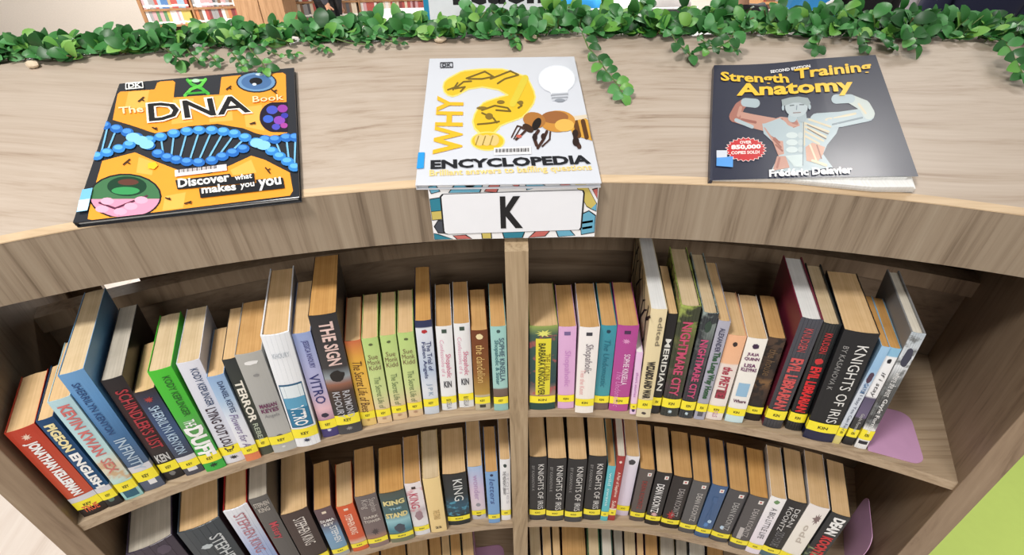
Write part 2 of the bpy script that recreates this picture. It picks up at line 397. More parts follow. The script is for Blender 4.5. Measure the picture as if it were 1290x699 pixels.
def ell(cx, cy, rx, ry, n=22, rot=0, a0=0, a1=2*math.pi):
    return [(cx+rx*math.cos(t)*math.cos(rot)-ry*math.sin(t)*math.sin(rot), cy+rx*math.cos(t)*math.sin(rot)+ry*math.sin(t)*math.cos(rot)) for t in [a0+(a1-a0)*i/n for i in range(n)]]
def strip(p, r):            # thick tapered polyline -> list of quads + discs
    out = []
    for i in range(len(p)-1):
        (x0, y0), (x1, y1) = p[i], p[i+1]; L = math.hypot(x1-x0, y1-y0) or 1; nx, ny = -(y1-y0)/L, (x1-x0)/L
        ra = r[i] if isinstance(r, list) else r; rb = r[i+1] if isinstance(r, list) else r
        out.append([(x0+nx*ra, y0+ny*ra), (x1+nx*rb, y1+ny*rb), (x1-nx*rb, y1-ny*rb), (x0-nx*ra, y0-ny*ra)])
        out.append(ell(x1, y1, rb, rb, 12))
    out.append(ell(p[0][0], p[0][1], r[0] if isinstance(r, list) else r, r[0] if isinstance(r, list) else r, 12))
    return out
class Art:
    def __init__(s, M, w, h, th, conv, lift=None, k=0):
        s.k = k
        s.inv = M.inverted(); s.w, s.h, s.th = w, h, th; s.conv = conv; s.z = th+.0003; s.lift = lift or th
    def poly(s, mb, pts, col, up=.00008, clip=True):
        s.z += up*.12
        flat_poly(mb, s.inv, [s.conv(*p) for p in pts], col, s.z, s.lift, (s.w/2-.0006, s.h/2-.0006, s.k) if clip else None)
    def line(s, mb, p, r, col):
        s.z += .00001
        for q in strip(p, r):
            s.z += .0000015
            flat_poly(mb, s.inv, [s.conv(*t) for t in q], col, s.z, s.lift, (s.w/2-.0006, s.h/2-.0006, s.k))
    def text(s, mb, string, a, b, upx, col, bold=.02, shear=0):
        s.z += .00002
        A, B, C = [s.inv @ ontop(*s.conv(*p), s.lift) for p in (a, b, upx)]
        ux = Vector((B.x-A.x, B.y-A.y, 0)); L = ux.length; ux.normalize(); uy = Vector((C.x-A.x, C.y-A.y, 0)); H = uy.length; uy.normalize(); mb = MB(); put_text(mb, string, mat(col, .35, vary=0), (A.x, A.y, s.z), ux, uy, L, H, bold, shear); mb.build('lettering', s.root)
def hard_display(name, label, corners, th, cover_col, page='plain', spine='left'):
    M, w, h, k = display_frame(corners, th)
    root = empty(name, matrix=M); tag(root, label, 'book', 'display books on the sloping top')
    cm = mat(cover_col, .22, vary=.02, coat=.4)
    m = MB(); t = .0020
    m.box(-w/2, w/2, -h/2, h/2, 0, t, cm); m.box(-w/2, w/2, -h/2, h/2, th-t, th, cm); m.box(-w/2, -w/2+t, -h/2, h/2, t, th-t, cm)
    m.v = [(x+k*y, y, z) for x, y, z in m.v]; m.build('cover', root, bevel=.0008)
    p = MB(); p.box(-w/2+t+.0002, w/2-.004, -h/2+.004, h/2-.004, t+.0001, th-t-.0001, page_mat(page)); p.v = [(x+k*y, y, z) for x, y, z in p.v]; p.build('page_block', root)
    return root, M, w, h, k
# ---- orange and black science book
DNA_Q = [(148, 103), (368, 88), (381, 244), (94, 285)]
th = .009
root, M, w, h, k = hard_display('display_book', 'orange and black book with blue double helix, at left on sloping top', DNA_Q, th, (34, 37, 44))
A = Art(M, w, h, th, lambda x, y: (80+x/3.041, 70+y/3.041), k=k); A.root = root
m = MB(); YEL, OR2 = (246, 160, 52), (252, 182, 84)
A.poly(m, [(208, 150), (218, 140), (350, 131), (360, 106), (372, 101), (420, 97), (429, 104), (423, 162), (598, 150), (606, 84), (664, 78), (840, 67), (852, 74), (858, 298), (800, 312), (740, 300), (690, 280), (590, 263), (480, 272), (410, 290), (350, 299), (255, 267), (190, 248)], YEL)
A.poly(m, [(150, 405), (275, 372), (350, 405), (440, 440), (560, 455), (640, 422), (720, 385), (770, 400), (868, 450), (880, 520), (868, 538), (110, 634), (94, 628), (105, 560)], YEL)
for q in ([(250, 140), (330, 134), (318, 200), (236, 205)], [(420, 170), (500, 165), (495, 255), (415, 265)], [(560, 160), (640, 150), (650, 250), (560, 258)], [(690, 200), (760, 190), (770, 290), (700, 275)],
          [(290, 390), (350, 410), (340, 460), (280, 450)], [(640, 440), (720, 400), (740, 450), (650, 460)], [(390, 540), (470, 525), (460, 585), (380, 595)]): A.poly(m, q, OR2)
A.poly(m, ell(740, 104, 78, 40), (24, 26, 32)); A.poly(m, ell(740, 103, 72, 36), (110, 150, 190)); A.poly(m, ell(740, 103, 58, 29), (74, 112, 160)); A.poly(m, ell(738, 100, 25, 14), (16, 16, 22)); A.poly(m, ell(732, 112, 8, 5), (220, 232, 240)); A.poly(m, ell(752, 74, 16, 5), (200, 220, 236))
A.line(m, [(476, 95), (492, 112), (530, 128), (556, 148)], 6, (70, 178, 60)); A.line(m, [(545, 93), (528, 116), (490, 130), (466, 155)], 6, (96, 200, 74)); A.line(m, [(482, 98), (540, 96)], 4, (120, 210, 96)); A.line(m, [(474, 148), (548, 142)], 4, (60, 160, 56))
A.poly(m, ell(508, 98, 15, 7), (180, 225, 190))
A.poly(m, [(858, 180)]+[(812-60*math.cos(t), 238-58*math.sin(t)) for t in [-1.4+2.8*i/14 for i in range(15)]][::-1]+[(858, 296)], (30, 22, 40))
for (x, y, r, c_) in ((800, 210, 22, (70, 84, 190)), (840, 205, 20, (150, 60, 160)), (785, 245, 20, (60, 100, 200)), (828, 250, 22, (140, 70, 180)), (815, 275, 16, (80, 80, 190)), (846, 270, 14, (170, 70, 160)), (848, 232, 14, (60, 60, 170))): A.poly(m, ell(x, y, r, r*.75, 14), c_)
A.poly(m, ell(238, 541, 140, 87), (26, 28, 30)); A.poly(m, ell(238, 541, 133, 81), (66, 116, 76))
A.poly(m, ell(238, 541, 133, 81, 20, 0, .12, math.pi+.02), (232, 150, 178)); A.poly(m, ell(245, 503, 76, 38), (20, 62, 40)); A.poly(m, ell(240, 520, 54, 15), (58, 150, 88)); A.poly(m, ell(250, 487, 40, 12), (96, 56, 46))
A.line(m, [(140, 566), (200, 588), (270, 560), (322, 540)], 4, (90, 40, 66)); A.line(m, [(200, 590), (215, 612)], 3, (90, 40, 66))
for x, y in ((170, 560), (260, 580), (300, 556), (220, 600), (150, 590)): A.poly(m, ell(x, y, 26, 14, 12), (242, 172, 196))
sa = [(160, 270), (205, 283), (247, 297), (283, 315), (330, 348), (365, 378), (400, 393), (435, 402), (475, 410), (520, 412), (570, 405), (610, 390), (650, 375), (690, 360), (735, 337), (775, 325), (812, 325), (855, 318), (890, 317)]
sb = [(130, 388), (170, 375), (215, 360), (255, 345), (292, 326), (332, 327), (375, 315), (425, 302), (475, 294), (522, 290), (570, 290), (615, 295), (657, 303), (698, 318), (740, 335), (770, 350), (800, 370), (830, 390), (860, 410), (888, 432)]
for p, q in (((375, 315), (384, 380)), ((425, 302), (414, 395)), ((475, 294), (446, 400)), ((522, 290), (485, 405)), ((570, 290), (520, 405)), ((615, 295), (555, 400)), ((657, 303), (590, 395)), ((698, 318), (640, 375)), ((205, 283), (170, 370)), ((170, 280), (146, 380)), ((812, 325), (836, 385)), ((855, 318), (865, 405)), ((890, 317), (886, 425))): A.line(m, [p, q], 3.5, (120, 186, 226))
for st, base in ((sa, (34, 104, 186)), (sb, (52, 132, 206))):
    for x, y in st: A.poly(m, ell(x, y, 25, 17, 14), base); A.poly(m, ell(x-2, y-5, 17, 9, 12), tuple(min(255, v+48) for v in base))
for x, y in ((270, 318), (300, 330), (322, 345), (745, 340), (768, 348)): A.poly(m, ell(x, y, 28, 18, 14), (140, 205, 232))
A.poly(m, [(432, 482), (640, 457), (646, 470), (732, 455), (736, 490), (440, 517)], (28, 30, 34)); A.poly(m, [(522, 514), (742, 492), (738, 480), (842, 472), (850, 512), (528, 550)], (28, 30, 34))
for x, y, dx, dy in ((300, 172, 10, -8), (245, 412, 12, -10), (352, 284, 8, 4), (635, 128, 8, -6), (808, 142, 10, 8), (785, 445, 8, 10), (403, 553, 8, 3), (480, 568, 12, -4), (727, 264, 9, -3)):
    A.line(m, [(x-dx, y-dy), (x, y), (x+dx, y+dy)], 2.6, (60, 40, 20)); A.line(m, [(x, y), (x+dx, y-dy*.6)], 2.2, (60, 40, 20))
A.poly(m, [(328, 418), (356, 412), (366, 426), (352, 440), (328, 438)], (226, 196, 40))
m.build('cover_artwork', root)
m = MB()
WHT = (245, 245, 240)
A.text(m, 'DNA', (324, 264), (730, 226), (318, 186), (250, 242, 226), .06); A.text(m, 'DNA', (332, 258), (722, 222), (326, 190), (22, 22, 24), .015)
A.text(m, 'The', (218, 229), (312, 222), (214, 203), (255, 226, 180), .02); A.text(m, 'Book', (728, 186), (846, 176), (726, 160), (236, 150, 60), .02); A.text(m, 'Book', (728, 185), (846, 175), (726, 162), (255, 226, 180), .005)
A.text(m, 'Discover', (444, 512), (642, 487), (441, 478), WHT, .03); A.text(m, 'what', (660, 484), (726, 475), (659, 463), WHT, .02); A.text(m, 'makes', (534, 535), (666, 521), (531, 505), WHT, .03)
A.text(m, 'you', (682, 521), (736, 513), (680, 497), WHT, .02); A.text(m, 'you', (752, 524), (840, 511), (748, 482), WHT, .03)
A.line(m, [(243, 112), (306, 107), (309, 128), (243, 134), (243, 112)], 2, WHT); A.text(m, 'DK', (252, 130), (302, 126), (252, 113), WHT, .03); m.build('logo_frame', root)
m = MB(); A.poly(m, [(430, 445), (628, 422), (630, 446), (432, 470)], (236, 226, 226))
for i in range(26):
    u = i/26; x = 444+150*u; y = 448-17*u; A.poly(m, [(x, y-8), (x+(2 if i % 3 else 4), y-8.3), (x+(2 if i % 3 else 4), y+7), (x, y+7.5)], (36, 32, 36))
m.build('barcode_label', root)
m = MB(); A.poly(m, [(78, 520), (118, 513), (98, 600), (56, 606)], (120, 190, 232), clip=False); A.poly(m, [(66, 560), (108, 554), (98, 598), (58, 604)], (206, 232, 244), clip=False); m.build('spine_label', root)  # blue tape; the paler lower patch is glare painted into its colour
# ---- white encyclopedia with yellow question mark
WHY_Q = [(541, 74), (722, 71), (760, 231), (523, 233)]
th = .0085
root, M, w, h, k = hard_display('display_book', 'white book with big yellow question mark and bee, at centre above the sign', WHY_Q, th, (208, 212, 220))
A = Art(M, w, h, th, c7, k=k); A.root = root
m = MB(); QY = (226, 186, 40); QG = (206, 168, 34)
A.line(m, [(196, 140), (240, 116), (300, 108), (370, 114), (428, 140), (442, 175), (418, 208), (372, 222), (330, 238), (316, 262)], [36, 36, 34, 40, 46, 48, 48, 50, 52, 52], (236, 214, 120))
A.line(m, [(196, 140), (240, 116), (300, 108), (370, 114), (428, 140), (442, 175), (418, 208), (372, 222), (330, 238), (316, 260)], [31, 31, 29, 35, 41, 43, 43, 45, 47, 46], QY)
A.poly(m, ell(320, 331, 61, 34), (236, 214, 120)); A.poly(m, ell(320, 331, 56, 30), QY)
for p in ([(180, 150), (215, 138), (235, 122), (262, 120)], [(198, 150), (214, 126)], [(205, 146), (240, 140), (225, 156)], [(245, 110), (310, 86), (340, 104), (300, 112), (252, 112)], [(330, 112), (400, 84), (428, 98), (380, 112)], [(355, 128), (380, 112)], [(300, 222), (345, 206), (390, 214), (400, 226), (350, 222)], [(300, 232), (340, 250), (352, 266)], [(285, 272), (330, 268), (360, 262)], [(420, 190), (440, 206), (428, 214)]):
    A.line(m, p, 3.2, (112, 92, 30))
for x, y, a_, b_ in ((325, 244, 14, 12), (436, 196, 10, 8), (300, 215, 20, 6), (366, 194, 14, 7)): A.poly(m, ell(x, y, a_, b_, 12), (128, 104, 36))
for x in (292, 316, 342): A.poly(m, ell(x, 328, 18, 20, 14), (216, 190, 120)); A.line(m, [(x-14, 344), (x-4, 314)], 2, (150, 124, 50))
A.line(m, [(408, 200), (452, 110)], 12, (214, 194, 60))
# bulb
A.poly(m, ell(563, 113, 66, 50), (214, 218, 226)); A.poly(m, ell(563, 113, 62, 46), (250, 251, 253)); A.poly(m, [(528, 140), (604, 138), (600, 166), (546, 168)], (250, 251, 253))
A.poly(m, [(544, 162), (602, 159), (599, 186), (548, 190)], (196, 200, 208)); A.line(m, [(545, 170), (601, 166)], 2.5, (150, 154, 162)); A.line(m, [(547, 180), (600, 177)], 2.5, (150, 154, 162)); A.poly(m, ell(574, 188, 18, 6, 12), (140, 146, 156))
# bee
A.poly(m, [(600, 250), (652, 246), (690, 256), (696, 330), (660, 322), (618, 308)], (206, 154, 60))
A.line(m, [(628, 262), (640, 312)], 9, (96, 60, 24)); A.line(m, [(655, 262), (668, 318)], 8, (84, 52, 22)); A.line(m, [(682, 266), (690, 322)], 6, (90, 56, 24))
A.poly(m, [(600, 246), (688, 238), (690, 250), (612, 262)], (214, 200, 176)); A.poly(m, ell(566, 262, 62, 38), (196, 138, 58)); A.poly(m, ell(556, 248, 48, 22), (150, 96, 52)); A.poly(m, ell(590, 276, 34, 22), (222, 176, 84)); A.poly(m, ell(484, 258, 40, 28, rot=.2), (168, 112, 52)); A.poly(m, ell(492, 272, 14, 24, rot=.5), (26, 18, 14)); A.poly(m, ell(462, 286, 22, 12, rot=.6), (60, 38, 24))
for p, r_ in (([(448, 284), (424, 278), (404, 318)], 2.4), ([(446, 290), (436, 284), (412, 324)], 2.2), ([(498, 296), (482, 318), (492, 346)], 6), ([(528, 298), (516, 326), (496, 356)], 5), ([(540, 300), (538, 326), (512, 350)], 3), ([(626, 306), (632, 334), (642, 352)], 8), ([(452, 296), (436, 312), (420, 326)], 4)): A.line(m, p, r_, (66, 40, 30))
A.poly(m, ell(628, 305, 11, 14, 12), (40, 24, 18)); A.poly(m, ell(630, 334, 12, 16, 12), (40, 24, 18)); A.poly(m, ell(486, 318, 9, 14, 12), (40, 24, 20)); A.poly(m, ell(516, 316, 9, 12, 12), (50, 28, 20)); A.poly(m, ell(430, 315, 10, 6, 12), (190, 96, 80))
m.build('cover_artwork', root)
m = MB(); YW = (238, 180, 36)
A.text(m, 'WHY', (230, 380), (236, 174), (126, 378), YW, .03); A.text(m, 'ENCYCLOPEDIA', (119, 431), (684, 412), (119, 399), (22, 24, 30), .045)
A.text(m, 'Brilliant answers to baffling questions', (115, 462), (690, 440), (115, 434), (238, 206, 128), .02)
A.line(m, [(154, 56), (196, 55), (197, 72), (154, 73), (154, 56)], 1.4, (40, 42, 50)); A.text(m, 'DK', (160, 70), (192, 69), (160, 59), (40, 42, 50), .03); m.build('logo_frame', root)
m = MB(); A.poly(m, [(342, 356), (472, 350), (474, 378), (342, 382)], (226, 226, 228))
for i in range(28):
    x = 348+118*i/28; y = 366-3*i/28; A.poly(m, [(x, y-6), (x+(2 if i % 3 else 3.4), y-6), (x+(2 if i % 3 else 3.4), y+7), (x, y+7)], (36, 34, 38))
m.build('barcode_label', root)
m = MB(); A.poly(m, [(76, 373), (99, 372), (95, 428), (70, 430)], (40, 150, 220), clip=False); m.build('spine_label', root)
# ---- navy paperback with a muscular figure (limp, curling)
ST_Q = [(902, 82), (1103, 69), (1157, 222), (897, 227)]
LIFT = .012
PTS = [ontop(ST_Q[0][0], ST_Q[0][1], .008), ontop(ST_Q[1][0], ST_Q[1][1], .010), ontop(ST_Q[2][0], ST_Q[2][1], .017), ontop(ST_Q[3][0], ST_Q[3][1], .006)]
cen = sum(PTS, Vector())/4
Ms = Matrix((EX, EY, EZ)).transposed().to_4x4(); Ms.translation = cen - EZ*(cen-TOP0).dot(EZ) + EZ*.0004
inv = Ms.inverted()
LP = [inv @ p for p in PTS]
def surf(u, v):                      # u 0..1 left-right, v 0..1 bottom-top
    b = LP[3].lerp(LP[2], u); t = LP[0].lerp(LP[1], u); p = b.lerp(t, v)
    p = p.copy(); p.z += .001*math.sin(math.pi*u)*(1-v) - .003*math.sin(math.pi*min(1, u*1.6))*v
    return p
root = empty('display_book', matrix=Ms); tag(root, 'dark navy paperback with muscular man and yellow title, at right on sloping top', 'book', 'display books on the sloping top')
m = MB(); NU, NV = 16, 12; navy = mat((36, 40, 60), .30, 'glossy_navy_cover', coat=.12)
for i in range(NU):
    for j in range(NV):
        q = [surf(i/NU, j/NV), surf((i+1)/NU, j/NV), surf((i+1)/NU, (j+1)/NV), surf(i/NU, (j+1)/NV)]
        m.face(q, navy); m.face([(p.x, p.y, p.z-.0005) for p in reversed(q)], mat((230, 230, 230), .5))
a, b = surf(0, 0), surf(0, 1)
m.hexa([(a.x-.004, a.y, 0), (a.x+.001, a.y, 0), (b.x+.001, b.y, 0), (b.x-.004, b.y, 0), (a.x-.003, a.y, a.z), (a.x+.001, a.y, a.z), (b.x+.001, b.y, b.z), (b.x-.003, b.y, b.z)], navy)
m.build('cover', root, smooth=False)
m = MB()
for i in range(NU):                      # pages swell towards the lower right
    for k, (dz0, dz1, dx, dy) in enumerate(((0, .42, -.004, -.004), (.42, .75, -.010, -.005), (.75, .98, -.014, .0))):
        u0, u1 = i/NU, (i+1)/NU
        P = []
        for zf in (dz0, dz1):
            for (u, v) in ((u0, 0), (u1, 0), (u1, .985), (u0, .985)):
                s = surf(u, v); P.append((s.x+.002+(dx if u > .5 else dx*u*2), s.y+((.004+(dy*2.6-.004)*min(1, max(0, (u-.35)/.45))) if v == 0 else 0), max(.0003, (s.z-.0012)*zf)))
        m.hexa(P, page_mat('plain'))
m.build('page_block', root)
def c8(x, y): return (880+x/3.497, 60+y/3.497)
class Art2:
    """prints onto the curled cover: photograph point -> (u, v) -> surface"""
    def __init__(s): s.z = .0004
    def uv(s, x, y):
        px, py = c8(x, y)
        u, v = .5, .5
        for _ in range(14):
            d = []
            for (a_, b_) in ((u, v), (u+.01, v), (u, v+.01)):
                p = Ms @ surf(a_, b_); q = p-O; k = q.dot(fw); d.append((CXP+F_PX*q.dot(RV)/k, CYP-F_PX*q.dot(UV_)/k))
            J = ((d[1][0]-d[0][0])*100, (d[2][0]-d[0][0])*100, (d[1][1]-d[0][1])*100, (d[2][1]-d[0][1])*100)
            ex, ey = px-d[0][0], py-d[0][1]; det = J[0]*J[3]-J[1]*J[2]
            u += (J[3]*ex-J[1]*ey)/det; v += (-J[2]*ex+J[0]*ey)/det
        return u, v
    def pt(s, u, v):
        p = surf(min(max(u, .002), .998), min(max(v, .002), .998)); return (p.x, p.y, p.z+s.z)
    def poly(s, mb, pts, col):
        s.z += .00001
        uvs = [s.uv(*p) for p in pts]
        cu = sum(u for u, v in uvs)/len(uvs); cv = sum(v for u, v in uvs)/len(uvs)
        mt_ = mat(col, .3, vary=.03); n = len(uvs)
        for i in range(n): mb.face([s.pt(*uvs[i]), s.pt(*uvs[(i+1) % n]), s.pt(cu, cv)][::-1], mt_)
    def line(s, mb, p, r, col):
        for q in strip(p, r): s.poly(mb, q, col); s.z -= .000009
        s.z += .00001
    def text(s, mb, string, a, b, upx, col, bold=.02):
        s.z = max(s.z, .0012)+.00002
        a, b, c_ = Vector(s.uv(*a)), Vector(s.uv(*b)), Vector(s.uv(*upx))
        v, f, x0, x1, y0, y1 = text_data(string, bold, 0)
        P = []
        for q in v:
            uv = a + (b-a)*((q[0]-x0)/(x1-x0)) + (c_-a)*((q[1]-y0)/(y1-y0)); P.append(s.pt(uv.x, uv.y))
        mb = MB(); mb.add(P, f, mat(col, .3, vary=0)); mb.build('lettering', s.root)
A = Art2(); A.root = root; m = MB()
PALE, MUS, MUS2, BONE, GR = (168, 184, 190), (164, 108, 94), (188, 142, 126), (206, 196, 168), (118, 134, 142)
A.line(m, [(330, 345), (240, 325), (165, 305)], [34, 30, 26], MUS2); A.line(m, [(160, 305), (180, 262), (205, 240)], [26, 22, 17], MUS); A.line(m, [(205, 242), (250, 246)], [19, 20], PALE); A.line(m, [(175, 300), (185, 265)], 7, MUS2); A.line(m, [(190, 318), (250, 330)], 6, (150, 92, 80)); A.line(m, [(165, 320), (235, 350)], 8, PALE)
A.line(m, [(520, 320), (620, 318), (745, 296)], [30, 34, 30], PALE); A.line(m, [(750, 292), (730, 258), (670, 228)], [26, 26, 20], (186, 196, 192)); A.line(m, [(670, 226), (605, 228)], [19, 21], PALE); A.line(m, [(735, 290), (705, 250)], 5, BONE); A.line(m, [(560, 318), (690, 292)], 5, BONE); A.line(m, [(590, 340), (720, 310)], 4, GR)
A.poly(m, [(280, 335), (360, 306), (420, 312), (480, 312), (555, 312), (622, 340), (606, 380), (566, 430), (548, 470), (590, 528), (455, 548), (318, 545), (352, 478), (330, 420), (286, 380)], PALE)
A.poly(m, [(280, 335), (360, 306), (432, 315), (446, 345), (400, 362), (330, 358), (300, 345)], MUS2); A.poly(m, ell(382, 336, 56, 24), MUS); A.poly(m, [(285, 352), (330, 362), (370, 400), (376, 470), (350, 476), (328, 420)], MUS2)
for p in ([(300, 365), (345, 400)], [(318, 385), (356, 420)], [(330, 405), (362, 440)], [(340, 430), (368, 456)]): A.line(m, p, 4, (150, 92, 78))
for p in ([(470, 350), (560, 395)], [(466, 334), (572, 372)], [(468, 370), (548, 412)], [(486, 318), (580, 350)], [(470, 392), (530, 425)], [(462, 325), (464, 430)]): A.line(m, p, 4.5, BONE)
for p in ([(480, 360), (560, 404)], [(478, 342), (570, 382)]): A.line(m, p, 2.2, (120, 100, 84))
A.poly(m, [(556, 440), (500, 420), (470, 440), (474, 500), (520, 510), (548, 470)], (196, 150, 128)); A.line(m, [(490, 430), (520, 505)], 4, BONE); A.line(m, [(520, 432), (540, 490)], 3, (150, 100, 84))
for y in (388, 420, 452): A.poly(m, ell(410, y, 26, 14, 12), (196, 208, 208)); A.poly(m, ell(448, y, 12, 14, 12), (184, 196, 198))
A.poly(m, [(380, 478), (462, 472), (455, 530), (420, 526)], (190, 204, 204)); A.poly(m, [(345, 480), (382, 480), (400, 530), (325, 545)], MUS2); A.line(m, [(355, 490), (345, 530)], 5, MUS); A.line(m, [(500, 500), (560, 520)], 6, BONE); A.line(m, [(462, 318), (458, 520)], 2, GR)
A.line(m, [(412, 312), (420, 292)], 20, PALE); A.line(m, [(455, 312), (452, 292)], 20, (160, 174, 180)); A.poly(m, ell(430, 264, 50, 44), (178, 190, 194)); A.poly(m, [(368, 262), (364, 232), (400, 222), (440, 218), (480, 224), (492, 244), (486, 262), (476, 244), (390, 246)], (150, 162, 164))
A.poly(m, ell(371, 268, 6, 12, 10), PALE); A.poly(m, ell(488, 264, 6, 12, 10), PALE); A.line(m, [(402, 258), (418, 256)], 2.4, (90, 100, 106)); A.line(m, [(444, 254), (462, 254)], 2.4, (90, 100, 106)); A.line(m, [(432, 258), (430, 276)], 2, GR); A.line(m, [(416, 290), (448, 288)], 2.2, (130, 110, 108))
star = []
for i in range(48):
    t = 2*math.pi*i/48; r_ = 1 if i % 2 else .86; star.append((207+93*r_*math.cos(t), 451+55*r_*math.sin(t)))
A.poly(m, star, (236, 220, 216)); A.poly(m, [(207+(x-207)*.95, 451+(y-451)*.95) for x, y in star], (196, 44, 48))
m.build('cover_artwork', root)
m = MB(); YT = (246, 196, 52)
A.text(m, 'SECOND EDITION', (316, 116), (492, 90), (314, 103), (240, 240, 240), .03)
A.text(m, 'Strength', (98, 160), (402, 170), (95, 108), YT, .03); A.text(m, 'Training', (424, 156), (768, 120), (420, 98), YT, .03); A.text(m, 'Anatomy', (166, 232), (690, 212), (168, 160), YT, .035)
A.text(m, 'Frédéric Delavier', (309, 573), (678, 557), (309, 541), (244, 244, 244), .04)
A.text(m, 'OVER', (180, 427), (232, 426), (180, 414), (250, 240, 236), .03); A.text(m, '850,000', (142, 456), (274, 452), (142, 432), (250, 240, 236), .05); A.text(m, 'COPIES SOLD!', (142, 474), (268, 470), (142, 460), (250, 240, 236), .03)
m = MB(); A.poly(m, [(78, 488), (150, 482), (150, 530), (77, 524)], (88, 156, 226)); A.poly(m, [(78, 456), (124, 456), (124, 486), (78, 488)], (206, 212, 222)); m.build('spine_label', root)
# ================================================================== SHELF BOOKS
# each: (TL, TR, BR, BL) of the spine in the photograph, height/depth hints, cover colours, page colour, hard cover?, lettering, label
WH, BK = (244, 244, 244), (26, 26, 30)
YELLOW = mat((252, 236, 52), .35, 'yellow_tape', vary=.02); TAPE2 = mat((214, 214, 222), .3, 'clear_tape', vary=.02)
INK = mat((30, 28, 24), .5, 'label_ink', vary=0)
def L(s, f0, f1, col, w=.5, off=0.0, bold=.012, sh=0): return (s, f0, f1, col, w, off, bold, sh, 'v')
def H(s, f0, f1, col, w=.8, off=0.0, bold=.03): return (s, f0, f1, col, w, off, bold, 0, 'h')
def P(kind, f0, f1, col, w=.6, off=0.0): return (kind, f0, f1, col, w, off, 0, 0, 'p')
UL, UR, LL, LR, BL3, BR3 = ('upper left', Z1), ('upper right', Z1), ('second left', Z2), ('second right', Z2), ('bottom left', Z3), ('bottom right', Z3)
BOOKS = {}
